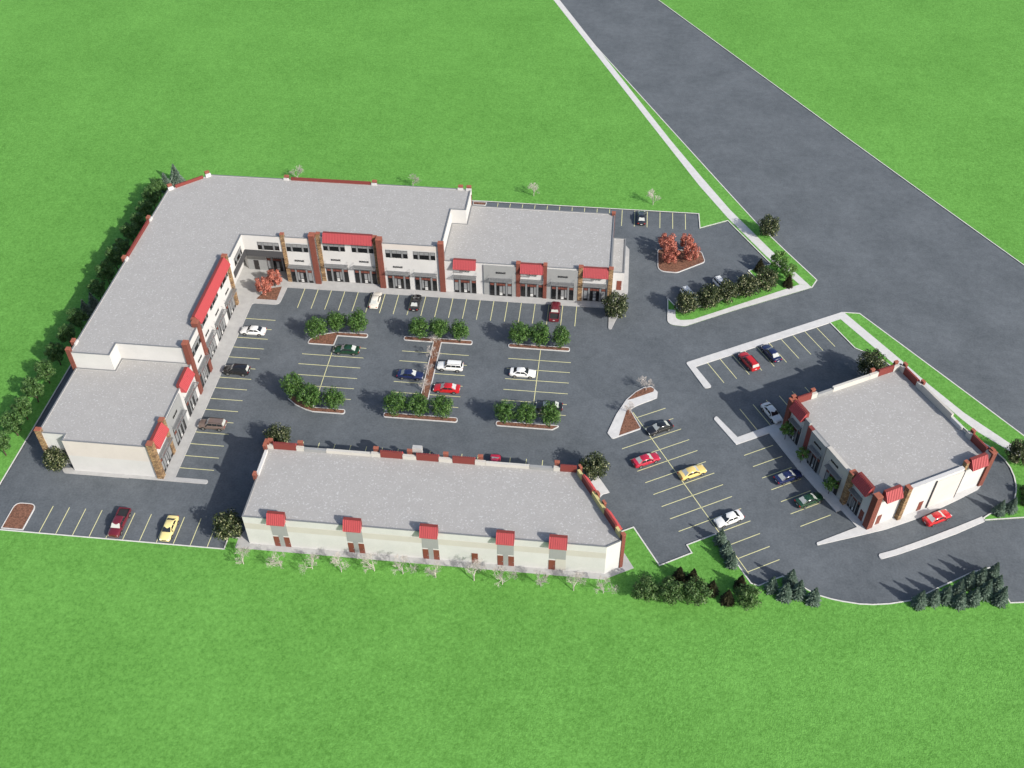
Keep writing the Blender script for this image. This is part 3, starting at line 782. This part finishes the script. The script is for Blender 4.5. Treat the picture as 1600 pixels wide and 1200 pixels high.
# ------------------------------------------------------------------ cars
def loft(st, smooth=45):
    """st: list of (x, [(y, z) half section from bottom centre to top centre])"""
    m = MB(); n = len(st[0][1])
    rings = []
    for x, pts in st:
        full = [(y, z) for y, z in pts] + [(-y, z) for y, z in reversed(pts[1:-1])]
        b = len(m.v); m.v += [(x, y, z) for y, z in full]; rings.append((b, len(full)))
    for (a, k), (b, _) in zip(rings, rings[1:]):
        for i in range(k):
            j = (i + 1) % k
            m.f.append((a + i, b + i, b + j, a + j))
    m.f.append(tuple(rings[0][0] + i for i in range(rings[0][1])))
    m.f.append(tuple(rings[-1][0] + i for i in reversed(range(rings[-1][1]))))
    return m

def body_sec(w, zb, zs, zt):
    return [(0, zb), (w * .86, zb), (w * .97, zb + .12), (w, zb + (zs - zb) * .55), (w * .985, zs - .07), (w * .93, zs), (w * .60, zt), (0, zt + .025)]
def cab_sec(wb, wt, z0, h):
    return [(0, z0 - .05), (wb, z0 - .05), (wb - .03, z0 + .1 * h), (wt + .05, z0 + .86 * h), (wt - .06, z0 + h), (wt * .5, z0 + h + .025 * min(1, h * 3)), (0, z0 + h + .035 * min(1, h * 3))]

def wheel_mesh(r):
    m = MB(); n = 18; wd = .11; pr = [(r * .62, wd), (r * .93, wd), (r, wd * .7), (r, -wd * .7), (r * .93, -wd), (r * .62, -wd)]
    b = 0
    for q, y in pr:
        for i in range(n):
            t = 2 * math.pi * i / n; m.v.append((math.cos(t) * q, y, math.sin(t) * q))
    for k in range(len(pr) - 1):
        for i in range(n):
            j = (i + 1) % n; m.f.append((k * n + i, k * n + j, (k + 1) * n + j, (k + 1) * n + i))
    return m.mesh('wheel', 40)
def rim_mesh(r):
    m = MB(); n = 18
    for y in (.095, -.095):
        m.quad(*[(math.cos(2 * math.pi * i / n) * r * .6, y, math.sin(2 * math.pi * i / n) * r * .6) for i in range(n)])
    for k in range(5):
        t = 2 * math.pi * k / 5; c, s_ = math.cos(t), math.sin(t)
        for y in (.105, -.105):
            m.quad((c * .05 - s_ * .04, y, s_ * .05 + c * .04), (c * .05 + s_ * .04, y, s_ * .05 - c * .04), (c * r * .58 + s_ * .03, y, s_ * r * .58 - c * .03), (c * r * .58 - s_ * .03, y, s_ * r * .58 + c * .03))
    return m.mesh('rim')

def glass_quad(pts, t=.014):
    """slab of glass: polygon pushed out along its normal"""
    P = [Vector(p) for p in pts]; nrm = (P[1] - P[0]).cross(P[-1] - P[0]).normalized()
    m = MB(); m.quad(*[p + nrm * t for p in P])
    n = len(P)
    for i in range(n):
        j = (i + 1) % n; m.quad(P[i], P[j], P[j] + nrm * t, P[i] + nrm * t)
    return m

CARS = {}
def car_kind(kind):
    if kind in CARS: return CARS[kind]
    parts = []      # (name, mesh, material key or None for paint, loc, children)
    if kind == 'sedan':
        L_, W_, r, wb = 2.36, .90, .325, (1.42, -1.38)
        st = [(2.36, body_sec(.60, .34, .54, .58)), (2.28, body_sec(.78, .24, .66, .70)), (1.95, body_sec(.87, .2, .76, .83)), (1.05, body_sec(.90, .2, .87, .95)), (.2, body_sec(.91, .2, .91, .95)), (-1.0, body_sec(.91, .2, .94, .97)), (-1.75, body_sec(.90, .2, .95, 1.01)), (-2.2, body_sec(.85, .22, .92, .99)), (-2.34, body_sec(.74, .34, .78, .82))]
        z0, h = .93, .50; wbm, wt = .80, .60
        xs = (1.10, .28, -.95, -1.78)
        sidew = [(.80, .30, -.30, -.30), (-.38, -.38, -.92, -1.35)]
    elif kind == 'suv':
        L_, W_, r, wb = 2.36, .93, .37, (1.42, -1.42)
        st = [(2.36, body_sec(.68, .42, .70, .76)), (2.28, body_sec(.82, .34, .84, .92)), (1.95, body_sec(.90, .3, .95, 1.03)), (1.0, body_sec(.93, .3, 1.03, 1.10)), (.2, body_sec(.94, .3, 1.06, 1.1)), (-1.4, body_sec(.94, .3, 1.08, 1.12)), (-2.1, body_sec(.92, .32, 1.08, 1.12)), (-2.3, body_sec(.88, .36, 1.04, 1.08)), (-2.36, body_sec(.80, .42, .9, .95))]
        z0, h = 1.08, .62; wbm, wt = .84, .68
        xs = (1.05, .40, -1.98, -2.28)
        sidew = [(.80, .40, -.25, -.25), (-.33, -.33, -1.12, -1.12), (-1.20, -1.20, -1.95, -2.08)]
    else:   # pickup
        L_, W_, r, wb = 2.7, .96, .39, (1.72, -1.72)
        st = [(2.70, body_sec(.72, .44, .74, .82)), (2.62, body_sec(.86, .36, .90, .98)), (2.3, body_sec(.93, .32, 1.0, 1.09)), (1.35, body_sec(.96, .32, 1.05, 1.12)), (.4, body_sec(.96, .32, 1.08, 1.12)), (-.75, body_sec(.96, .32, 1.10, 1.12)), (-.85, body_sec(.96, .34, .92, .90)), (-2.55, body_sec(.96, .38, .92, .90)), (-2.70, body_sec(.94, .42, .90, .90))]
        z0, h = 1.09, .62; wbm, wt = .86, .68
        xs = (1.45, .80, -.55, -.80)
        sidew = [(1.18, .80, .28, .28), (.20, .20, -.50, -.62)]
    bm = loft(st)
    body = bm.mesh('body', 42)
    zz = z0 + h
    cs = [(xs[0], cab_sec(wbm * .95, wt * .98, z0 - .05, .02)), (xs[1] + .03, cab_sec(wbm, wt * .97, z0, h * .97)), ((xs[1] + xs[2]) / 2, cab_sec(wbm, wt, z0, h)), (xs[2] - .02, cab_sec(wbm, wt * .97, z0, h * .96)), (xs[3], cab_sec(wbm * .93, wt * .95, z0 - .05, .02))]
    cabin = loft(cs).mesh('cabin', 40)
    parts.append(('body', body, None, (0, 0, 0), []))
    gl = []
    # windscreen and rear window lie on the cabin slopes
    def slope(x0, x1, zb_, zt_, yb, yt, front):
        a = [(x0, -yb, zb_), (x0, yb, zb_), (x1, yt, zt_), (x1, -yt, zt_)]
        return glass_quad(a if front else a[::-1], .02)
    k = .10
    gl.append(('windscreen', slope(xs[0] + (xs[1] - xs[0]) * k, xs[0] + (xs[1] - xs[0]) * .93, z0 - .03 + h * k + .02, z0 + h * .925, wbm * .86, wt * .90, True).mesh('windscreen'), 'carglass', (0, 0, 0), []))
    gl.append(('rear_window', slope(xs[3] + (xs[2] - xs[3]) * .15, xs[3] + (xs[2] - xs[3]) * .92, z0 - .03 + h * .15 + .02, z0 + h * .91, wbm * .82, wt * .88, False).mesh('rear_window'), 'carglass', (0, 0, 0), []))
    for sgn in (1, -1):
        for x0b, x0t, x1t, x1b in sidew:
            yb, yt = wbm - .045, wt + .055
            a = [(x0b, sgn * yb, z0 + .12 * h), (x0t, sgn * yt, z0 + .84 * h), (x1t, sgn * yt, z0 + .84 * h), (x1b, sgn * yb, z0 + .12 * h)]
            gl.append(('side_window', glass_quad(a if sgn < 0 else a[::-1], .018).mesh('side_window'), 'carglass', (0, 0, 0), []))
    parts.append(('cabin', cabin, None, (0, 0, 0), gl))
    wm, rm = wheel_mesh(r), rim_mesh(r)
    arch = MB()
    n = 14
    arch.quad(*([(math.cos(math.pi * i / n) * (r + .06), 0, math.sin(math.pi * i / n) * (r + .06)) for i in range(n + 1)] + [(-(r + .06), 0, -.1), (r + .06, 0, -.1)]))
    am = arch.mesh('wheel_arch')
    for x in wb:
        for sgn in (1, -1):
            parts.append(('wheel', wm, 'tyre', (x, sgn * (W_ - .07), r), [('rim', rm, 'rim', (0, 0, 0), [])]))
            parts.append(('wheel_arch', am, 'trim', (x, sgn * (W_ + .006), r), []))
    zl = .62 if kind == 'sedan' else .80
    fx = L_ - .10
    hl = MB().box(-.12, .06, -.19, .19, -.07, .07).mesh('headlight', 30)
    tl = MB().box(-.03, .06, -.14, .14, -.07, .07).mesh('taillight', 30)
    for sgn in (1, -1):
        parts.append(('headlight', hl, 'headlamp', (fx, sgn * (.55 if kind == 'sedan' else .6), zl), []))
        parts.append(('taillight', tl, 'taillamp', (-L_ + .03, sgn * .66, zl + .15), []))
        parts.append(('door_mirror', MB().box(-.08, .08, -.09, .09, -.06, .07).mesh('door_mirror', 30) if sgn > 0 else parts[-1][1], None, (xs[0] - .33, sgn * (wbm + .15), z0 + .05), []) if False else ('door_mirror', fm(('mir', 0), lambda: MB().box(-.08, .08, -.09, .09, -.06, .07).mesh('door_mirror')), 'trim', (xs[0] - .33, sgn * (wbm + .13), z0 + .07), []))
    parts.append(('grille', MB().box(-.06, .05, -.36, .36, -.08, .06).mesh('grille'), 'trim', (L_ - .035, 0, zl - .05), []))
    parts.append(('number_plate', MB().box(-.03, .03, -.2, .2, -.06, .06).mesh('number_plate'), 'panelwhite', (-L_ + .01, 0, zl - .05), []))
    if kind == 'suv':
        rr = MB().box(-1.15, 1.15, -.025, .025, 0, .05).mesh('roof_rail')
        for sgn in (1, -1): parts.append(('roof_rail', rr, 'trim', (-.75, sgn * (wt - .08), z0 + h + .01), []))
    if kind == 'pickup':
        bw = MB()
        bw.box(-2.68, -.83, .84, .95, .85, 1.10); bw.box(-2.68, -.83, -.95, -.84, .85, 1.10); bw.box(-2.70, -2.58, -.838, .838, .85, 1.10)
        parts.append(('bed_wall', bw.mesh('bed_wall'), None, (0, 0, 0), []))
        parts.append(('bed_liner', MB().box(-2.575, -.84, -.835, .835, .80, .945).mesh('bed_liner'), 'trim', (0, 0, 0), []))
    CARS[kind] = parts
    return parts

PAINT = {k: paint('paint_' + k, c, r, mt) for k, c, r, mt in [
    ('white', (0.66, 0.66, 0.64), .3, 0), ('ivory', (0.60, 0.57, 0.50), .3, 0), ('silver', (0.58, 0.58, 0.56), .35, .1), ('black', (0.012, 0.012, 0.013), .22, 0), ('red', (0.42, 0.012, 0.014), .25, 0),
    ('crimson', (0.36, 0.012, 0.035), .25, 0), ('maroon', (0.115, 0.010, 0.018), .28, 0), ('yellow', (0.62, 0.46, 0.15), .3, 0), ('paleyellow', (0.66, 0.56, 0.24), .3, 0), ('navy', (0.010, 0.016, 0.062), .25, 0), ('green', (0.010, 0.040, 0.018), .25, 0), ('brown', (0.15, 0.11, 0.092), .3, .1)]}
def car(kind, col, x, y, deg, label, group=None):
    t = thing({'sedan': 'sedan_car', 'suv': 'sport_utility_car', 'pickup': 'pickup_truck'}[kind], label, 'pickup truck' if kind == 'pickup' else 'car', (x, y, 0.005), R(deg), group)
    for name, me, mk, loc, ch in car_kind(kind):
        o = obj(name, me, M[mk] if mk else PAINT[col], t, loc)
        for n2, me2, mk2, loc2, _ in ch:
            obj(n2, me2, (M['carglass_sheen'] if n2 in ('windscreen', 'rear_window') and col not in ('white', 'silver', 'paleyellow') else M[mk2]) if mk2 else PAINT[col], o, loc2)
    return t
LD = math.degrees(LA)
g_ = 'cars parked in the marked stalls'
car('sedan', 'white', -64.7, 10.75, 180, 'white sedan parked nose-in along the west wing pavement', g_)
car('suv', 'black', -64.6, -0.1, 180, 'black sport utility car parked nose-in along the west wing pavement', g_)
car('suv', 'brown', -64.75, -13.65, 180, 'grey-brown sport utility car parked along the west wing pavement', g_)
car('sedan', 'ivory', -43.6, 21.9, 90, 'cream-white sedan parked nose-in before the two-storey shopfronts', g_)
car('sedan', 'black', -35.75, 22.0, 90, 'black car parked nose-in before the two-storey shopfronts', g_)
car('pickup', 'maroon', -8.75, 21.9, 90, 'dark red pickup parked nose-in before the one-storey shopfronts', g_)
car('sedan', 'green', -46.0, 7.35, 180, 'dark green sedan parked below the wedge-shaped planted island', g_)
car('sedan', 'navy', -33.2, 2.0, 0, 'dark navy sedan nosed up to the stem of the long island', g_)
car('suv', 'white', -26.4, 4.85, 180, 'white sport utility car beside the stem of the long island', g_)
car('sedan', 'red', -26.2, -0.75, 180, 'bright red sedan beside the stem of the long island', g_)
car('sedan', 'white', -13.2, 4.55, 0, 'white sedan alone in the stalls between the two eastern islands', g_)
car('sedan', 'black', -7.8, -3.35, 180, 'black sedan half hidden behind the trees of the small south island', g_)
car('sedan', 'crimson', -15.65, -18.0, -90, 'crimson car mostly hidden behind the parapet of the low building', g_)
car('sedan', 'black', 11.3, -6.55, LD + 180, 'black sedan beside the curved corner island', g_)
car('sedan', 'crimson', 9.15, -14.05, LD, 'crimson sedan west of the diagonal centre line', g_)
car('sedan', 'yellow', 16.7, -15.95, LD, 'golden yellow sedan east of the diagonal centre line', g_)
car('sedan', 'white', 22.25, -25.05, LD + 180, 'white sedan beside the blue spruces at the diagonal line', g_)
car('suv', 'red', 27.3, 11.6, LD + 90, 'bright red sport utility car parked along the driveway pavement', g_)
car('sedan', 'navy', 31.5, 14.35, LD + 90, 'navy sedan beside the red car along the driveway pavement', g_)
car('sedan', 'silver', 30.55, -1.0, LD - 90, 'silver sedan nosed towards the north corner of the square building', g_)
car('sedan', 'navy', 32.2, -15.3, LD, 'navy sedan parked before the front of the square building', g_)
car('sedan', 'green', 35.15, -19.85, LD, 'dark green sedan parked before the front of the square building', g_)
car('sedan', 'red', 54.7, -21.45, LD + 1, 'bright red sedan driving in the lane behind the square building')
car('pickup', 'maroon', -72.7, -35.75, -90, 'dark red pickup in the south-west row of stalls', g_)
car('sedan', 'paleyellow', -64.6, -35.95, -90, 'pale yellow sedan in the south-west row of stalls', g_)
car('sedan', 'black', 7.15, 54.3, 90, 'black car in the back row of stalls by the lawn', g_)
car('suv', 'white', 23.3, 32.9, LD - 90, 'white car behind the hedge of dark trees, nearer the red trees', g_)
car('suv', 'white', 16.9, 29.1, LD - 90, 'white car behind the westernmost dark tree of the driveway strip', g_)

# ------------------------------------------------------------------ trees
def crown_mesh(seed, rx, rz, zc, n, leaf, lobes=16, spread=.42, fill=.35):
    """leaf faces gathered into clumps that fill an uneven crown"""
    rnd = random.Random(seed); m = MB()
    cl = []
    for i in range(lobes):
        a = i * 2.39996 + rnd.uniform(-.3, .3); zz = -0.85 + 1.75 * (i + .5) / lobes + rnd.uniform(-.12, .12)
        rr = math.sqrt(max(.03, 1 - min(zz * zz, .97))) * rnd.uniform(.55, .82)
        cl.append((Vector((math.cos(a) * rr * rx, math.sin(a) * rr * rx, zz * rz * .82)), rnd.uniform(.75, 1.2)))
    cl.append((Vector((0, 0, 0)), 1.3))
    for k in range(n):
        c, s = cl[rnd.randrange(len(cl))]
        d = Vector((rnd.gauss(0, 1), rnd.gauss(0, 1), rnd.gauss(0, 1))).normalized()
        rad = spread * s * rx * (rnd.random() ** fill)
        p = c + Vector((d.x, d.y, d.z * rz / rx)) * rad
        nr = (d + Vector((rnd.uniform(-.7, .7), rnd.uniform(-.7, .7), rnd.uniform(-.3, .9)))).normalized()
        t = nr.orthogonal().normalized(); t = Matrix.Rotation(rnd.uniform(0, 6.28), 3, nr) @ t; b = nr.cross(t)
        l = leaf * rnd.uniform(.6, 1.3); w_ = l * .62
        p.z += zc
        m.quad(p - t * l, p - b * w_, p + t * l, p + b * w_)
    return m.mesh('crown')

def trunk_mesh(seed, h, r, limbs=5, spread=.8):
    rnd = random.Random(seed); m = MB()
    p = Vector((0, 0, -.1)); n = 5
    for i in range(n):
        q = Vector((rnd.uniform(-.05, .05) * (i + 1), rnd.uniform(-.05, .05) * (i + 1), h * (i + 1) / n))
        m.tube(p, q, r * (1 - i / n * .6), r * (1 - (i + 1) / n * .6), 7); p = q
        if i >= 1:
            for _ in range(2 if limbs > 4 else 1):
                a = rnd.uniform(0, 6.28); e = q + Vector((math.cos(a) * spread, math.sin(a) * spread, spread * rnd.uniform(.5, 1.1)))
                m.tube(q, e, r * .4, r * .12, 5)
    return m.mesh('trunk')

def spruce_mesh(seed, h, rad, n_t=15):
    rnd = random.Random(seed); m = MB()
    for t in range(n_t):
        f = t / (n_t - 1); z = .25 + (h - .3) * f ** .92; r = rad * (1 - f) ** .85 + .05
        k = int(7 + 15 * (1 - f))
        for i in range(k):
            a = 2 * math.pi * (i + rnd.random() * .8) / k + t; rr = r * rnd.uniform(.75, 1.12)
            d = Vector((math.cos(a), math.sin(a), 0)); s = Vector((-d.y, d.x, 0))
            z1 = z + rnd.uniform(-.08, .08)
            segs = 3
            for q in range(segs):
                u0, u1 = q / segs, (q + 1.15) / segs
                w0 = .20 * rad * (1 - .55 * u0); w1 = .20 * rad * (1 - .55 * u1) * .4
                dz0, dz1 = -.30 * rr * u0 + .10 * u0 * u0, -.30 * rr * u1 + .10 * u1 * u1
                A_ = d * rr * u0; B_ = d * rr * min(u1, 1.05)
                tl = rnd.uniform(-.06, .06)
                m.quad((A_.x - s.x * w0, A_.y - s.y * w0, z1 + dz0 - .05 + tl), (B_.x - s.x * w1, B_.y - s.y * w1, z1 + dz1), (B_.x + s.x * w1, B_.y + s.y * w1, z1 + dz1), (A_.x + s.x * w0, A_.y + s.y * w0, z1 + dz0 - .05 - tl))
                if q > 0:
                    m.quad((A_.x, A_.y, z1 + dz0 + .05), (B_.x, B_.y, z1 + dz1), (B_.x, B_.y, z1 + dz1 - .16), (A_.x, A_.y, z1 + dz0 - .2))
    m.quad((-.05, 0, h - .4), (.05, 0, h - .4), (0, 0, h + .1)); m.quad((0, -.05, h - .4), (0, .05, h - .4), (0, 0, h + .1))
    return m.mesh('crown')

def bare_mesh(seed, h):
    rnd = random.Random(seed); tr = MB(); tw = MB()
    def grow(p, d, ln, r, depth):
        q = p + d * ln
        (tr if depth < 2 else tw).tube(p, q, r, r * .6, 5 if depth < 2 else 3, False)
        if depth >= 6: return
        for _ in range(4 if depth == 0 else 3):
            nd = (d + Vector((rnd.gauss(0, .5), rnd.gauss(0, .5), rnd.gauss(.12, .3)))).normalized()
            grow(q if rnd.random() < .6 else p + d * ln * rnd.uniform(.4, .9), nd, ln * rnd.uniform(.62, .82), max(.0075, r * .6), depth + 1)
    grow(Vector((0, 0, -.1)), Vector((0, 0, 1)), h * .27, .065, 0)
    return tr.mesh('trunk'), tw.mesh('crown')

TREE = {}
def tree_proto(kind, v):
    key = (kind, v)
    if key in TREE: return TREE[key]
    s = v * 17 + hash(kind) % 1 + {'island': 1, 'row': 2, 'dark': 3, 'fresh': 4, 'red': 5, 'shrub': 6, 'under': 7, 'bush': 8}.get(kind, 9) * 101
    if kind == 'island': r = (trunk_mesh(s, 2.3, .10), crown_mesh(s, 1.85, 1.75, 2.95, 2600, .135, 18), 'bark', 'leaf_green')
    elif kind == 'row': r = (trunk_mesh(s, 2.4, .13, 5, 1.1), crown_mesh(s, 1.95, 1.85, 3.3, 2400, .16, 15, .36), 'bark', 'leaf_row')
    elif kind == 'dark': r = (trunk_mesh(s, 1.6, .13, 5, 1.0), crown_mesh(s, 2.25, 2.15, 2.6, 3000, .17, 20), 'bark', 'leaf_magnolia')
    elif kind == 'under': r = (trunk_mesh(s, 1.5, .12, 5, .9), crown_mesh(s, 2.0, 1.7, 2.1, 2500, .15, 18), 'bark', 'leaf_under')
    elif kind == 'fresh': r = (trunk_mesh(s, 2.2, .11), crown_mesh(s, 2.1, 2.0, 2.9, 2600, .15, 16, .36), 'bark', 'leaf_fresh')
    elif kind == 'red': r = (trunk_mesh(s, 1.6, .09, 5, .7), crown_mesh(s, 1.75, 2.1, 2.4, 2000, .15, 16, .33), 'bark', 'leaf_red')
    elif kind == 'shrub': r = (trunk_mesh(s, 1.8, .06, 3, .5), crown_mesh(s, 1.25, 1.15, 2.4, 900, .13, 12, .36), 'bark', 'leaf_fresh')
    elif kind == 'bush': r = (trunk_mesh(s, .5, .06, 3, .4), crown_mesh(s, 1.3, .8, .8, 1100, .14, 12), 'bark', 'leaf_dark')
    elif kind == 'spruce': r = (MB().tube((0, 0, -.1), (0, 0, 3.4), .10, .02, 7).mesh('trunk'), spruce_mesh(s, 3.7, 1.25), 'bark', 'needle_blue')
    elif kind == 'conifer': r = (MB().tube((0, 0, -.1), (0, 0, 2.8), .10, .02, 7).mesh('trunk'), spruce_mesh(s + 5, 3.1, 1.15, 14), 'bark', 'needle_dark')
    elif kind == 'bare':
        a_, b_ = bare_mesh(s, 3.6); r = (a_, b_, 'palebark', 'palebark')
    TREE[key] = r
    return r
CNT = [0]
def tree(kind, name, x, y, label, group=None, sc_=1.0, z=0.1, cat='tree'):
    CNT[0] += 1; rnd = random.Random(CNT[0] * 7 + 3)
    tm, cm, bm_, lm = tree_proto(kind, CNT[0] % 3)
    k = sc_ * rnd.uniform(.94, 1.07)
    t = thing(name, label, cat, (x, y, z), rnd.uniform(0, 6.28), group)
    t.scale = (k, k, k * rnd.uniform(.95, 1.05))
    obj('trunk', tm, M[bm_], t); obj('crown', cm, M[lm], t)
    return t
ORD = ['first', 'second', 'third', 'fourth', 'fifth', 'sixth', 'seventh', 'eighth', 'ninth', 'tenth', 'eleventh', 'twelfth']
# row west of the long building
for i, y in enumerate((51.3, 47.7, 43.4, 39.0, 35.0, 30.6, 26.2, 21.8, 17.2)):
    tree('row', 'deciduous_tree', -97.1, y, ORD[i] + ' dark green tree from the north in the row behind the long building', 'trees behind the long building')
for i, y in enumerate((8.1, 3.4, -1.5, -6.3, -11.0, -15.3, -19.1, -23.6)):
    tree('row', 'deciduous_tree', -97.2, y, ORD[i] + ' dark green tree south of the spruce pair in the western row', 'trees behind the long building')
tree('spruce', 'spruce_tree', -97.6, 12.0, 'grey-green spruce, southern of the pair inside the western tree row', 'spruces of the western row', 1.15)
tree('spruce', 'spruce_tree', -96.9, 14.1, 'grey-green spruce, northern of the pair inside the western tree row', 'spruces of the western row', 1.15)
tree('spruce', 'spruce_tree', -97.0, 55.0, 'grey-green spruce ending the western row, nearer the trees', 'spruces of the western row', 1.2)
tree('spruce', 'spruce_tree', -95.6, 57.6, 'grey-green spruce ending the western row, tallest and farthest north', 'spruces of the western row', 1.35)
# trees on the six islands
isl = [('wedge-shaped north island', [(-52.0, 10.1), (-48.8, 12.0), (-44.75, 12.05)]), ('wedge-shaped south island', [(-52.2, -5.8), (-48.8, -7.6), (-44.7, -7.85)]), ('long T-shaped island', [(-33.3, 12.1), (-29.6, 12.3), (-25.65, 12.15)]),
       ('long south island', [(-33.75, -7.8), (-29.9, -7.8), (-25.8, -7.8)]), ('eastern north island', [(-14.65, 12.1), (-10.8, 12.1), (-6.9, 12.1)]), ('eastern south island', [(-15.05, -7.85), (-11.35, -7.85), (-7.3, -7.85)])]
for nm, pts in isl:
    for w_, (x, y) in zip(('western', 'middle', 'eastern'), pts):
        tree('island', 'round_tree', x, y, '%s of three round green trees on the %s' % (w_, nm), 'round trees on the islands', 1.1)
# dark flecked trees
tree('dark', 'broadleaf_tree', 2.7, 22.2, 'dark flecked tree on the pavement tip at the one-storey wing', None, 1.08)
for i, (x, y) in enumerate([(16.1, 24.7), (20.2, 26.6), (23.9, 29.0), (27.7, 30.8), (31.3, 33.2)]):
    tree('dark', 'broadleaf_tree', x, y, ORD[i] + ' dark flecked tree from the west along the driveway strip', 'dark trees along the driveway strip', 1.02)
for x, y, s, lb in [(33.3, 51.2, 1.0, 'dark flecked tree alone on the verge between sidewalk and road'), (-52.1, -16.8, 1.0, 'dark flecked tree behind the north-west corner of the low building'), (0.7, -17.9, 1.0, 'dark flecked tree at the north-east corner of the low building'),
                    (-54.7, -36.0, 1.05, 'dark flecked tree at the south-west corner of the low building'), (-87.0, -25.3, 1.0, 'dark flecked tree in the wall notch at the long building'), (48.5, 10.6, 1.05, 'dark tree behind the north corner of the square building'), (69.9, -7.9, 1.05, 'dark flecked tree at the right edge beside the looping lane')]:
    tree('dark', 'broadleaf_tree', x, y, lb, None, s, 0.0 if y < -16 and x < 2 else 0.1)
tree('fresh', 'broadleaf_tree', 34.3, 39.5, 'bright green tree beside the sidewalk, north one of two', 'bright green trees by the sidewalk', .95)
tree('fresh', 'broadleaf_tree', 36.0, 37.0, 'bright green tree beside the sidewalk, south one of two', 'bright green trees by the sidewalk', .85)
tree('conifer', 'small_conifer', 30.9, 39.3, 'small dark conifer at the lot corner behind the driveway strip', None, .95)
tree('conifer', 'small_conifer', 36.2, 34.9, 'small dark conifer at the sidewalk end of the driveway strip', None, .95)
for (x, y), lb in zip([(12.4, 43.6), (13.1, 39.9), (16.4, 44.2), (17.2, 41.0)], ['red tree at the back left of the mulch island', 'red tree at the front left of the mulch island', 'red tree at the back right of the mulch island', 'red tree at the front right of the mulch island']):
    tree('red', 'red_leaved_tree', x, y, lb, 'red trees on the mulch island')
tree('red', 'red_leaved_tree', -64.3, 24.6, 'red tree at the corner entrance, nearer the doors', 'red trees at the entrance', .98)
tree('red', 'red_leaved_tree', -65.7, 22.0, 'red tree at the corner entrance, nearer the parked cars', 'red trees at the entrance', .98)
# bare saplings
for i, (x, y) in enumerate([(-51.25, -41.0), (-45.5, -40.8), (-40.6, -40.8), (-36.1, -40.9), (-31.2, -40.2), (-26.8, -40.3), (-21.8, -40.4), (-16.0, -40.4), (-11.7, -40.6), (-6.0, -40.3), (-1.1, -40.6), (3.3, -40.6)]):
    tree('bare', 'bare_sapling', x, y, ORD[i] + ' pale bare sapling from the left behind the low building', 'bare saplings behind the low building', 1.25)
for (x, y), w_ in zip([(-69.4, 62), (-43.3, 61.6), (-16.4, 60.8), (9.5, 60.0)], ('first', 'second', 'third', 'fourth')):
    tree('bare', 'bare_sapling', x, y, w_ + ' bare sapling from the left on the lawn beyond the long building', 'bare saplings on the north lawn', 1.2)
for i, y in enumerate((11.6, 7.2, 2.7, -1.7)):
    tree('bare', 'bare_sapling', -30.1, y, ORD[i] + ' bare sapling from the top on the stem of the long island', 'bare saplings on the long island', .95)
tree('bare', 'bare_sapling', 8.9, 2.8, 'bare sapling in the upper bed of the curved corner island', None, 1.1)
tree('bare', 'bare_sapling', 6.2, -3.2, 'bare sapling in the lower bed of the curved corner island', None, 1.0)
for (x, y), lb in zip([(32.4, -6.6), (34.5, -11.6), (38.4, -17.9)], ['northern', 'middle', 'southern']):
    tree('shrub', 'small_tree', x, y, lb + ' small green tree on the pavement before the square building', 'small trees before the square building', 1.0, .14)
# spruces
for i, (x, y) in enumerate([(20.75, -29.5), (21.6, -31.6), (22.3, -33.6)]):
    tree('spruce', 'spruce_tree', x, y, ('upper', 'middle', 'lower')[i] + ' blue spruce of three below the parked white sedan', 'blue spruces at the lawn corner', .95)
for (x, y), lb in zip([(28.0, -37.4), (29.8, -38.6), (30.8, -36.1), (31.8, -38.0), (33.9, -38.9)], ['blue spruce at the left end of the group of five', 'front left blue spruce of the group of five', 'rearmost blue spruce of the group of five', 'middle right blue spruce of the group of five', 'blue spruce at the right end of the group of five']):
    tree('spruce', 'spruce_tree', x, y, lb, 'blue spruces in a group of five', .98)
PN = [(49.15, -37.9), (51.2, -37.3), (53.1, -36.6), (55.1, -35.3), (54.9, -37.4), (57.0, -36.6), (56.9, -33.7), (58.8, -32.8), (59.0, -35.2), (60.7, -32.0), (60.9, -33.9), (61.0, -36.1)]
PLB = ['leftmost blue spruce of the large group by the lane', 'second blue spruce from the left in the large group', 'third blue spruce from the left in the large group', 'blue spruce in the middle of the large group, on the kerb', 'blue spruce in the middle of the large group, on the lawn', 'front blue spruce right of the middle in the large group', 'fifth blue spruce along the kerb in the large group', 'sixth blue spruce along the kerb in the large group', 'blue spruce inside the large group, behind the front ones', 'topmost blue spruce of the large group', 'rightmost blue spruce of the large group, upper', 'rightmost blue spruce of the large group, lower']
for (x, y), lb in zip(PN, PLB): tree('spruce', 'spruce_tree', x, y, lb, 'blue spruces in the large group')
tree('spruce', 'spruce_tree', 64.6, -19.2, 'blue spruce at the end of the drive-through median', 'spruces by the looping lane', .9)
tree('spruce', 'spruce_tree', 66.6, -18.4, 'blue spruce right of the one at the median end', 'spruces by the looping lane', .9)
for (x, y), lb in zip([(14.4, -36.9), (16.4, -37.1), (19.2, -38.8), (21.4, -40.2), (23.4, -37.5)], ORD):
    tree('conifer', 'small_conifer', x, y, lb + ' dark brown conifer from the left on the south lawn', 'dark conifers on the south lawn')
for (x, y), lb in zip([(9.4, -40.6), (13.0, -40.6), (16.7, -40.5), (24.2, -40.2)], ORD):
    tree('under', 'broadleaf_tree', x, y, lb + ' round bushy green tree from the left on the south lawn', 'bushy trees on the south lawn')
tree('bush', 'shrub', 69.9, -14.6, 'upper dark shrub beside the looping lane at the right edge', 'shrubs by the looping lane', 1.0, .1, 'shrub')
tree('bush', 'shrub', 69.5, -16.9, 'lower dark shrub beside the looping lane at the right edge', 'shrubs by the looping lane', .9, .1, 'shrub')
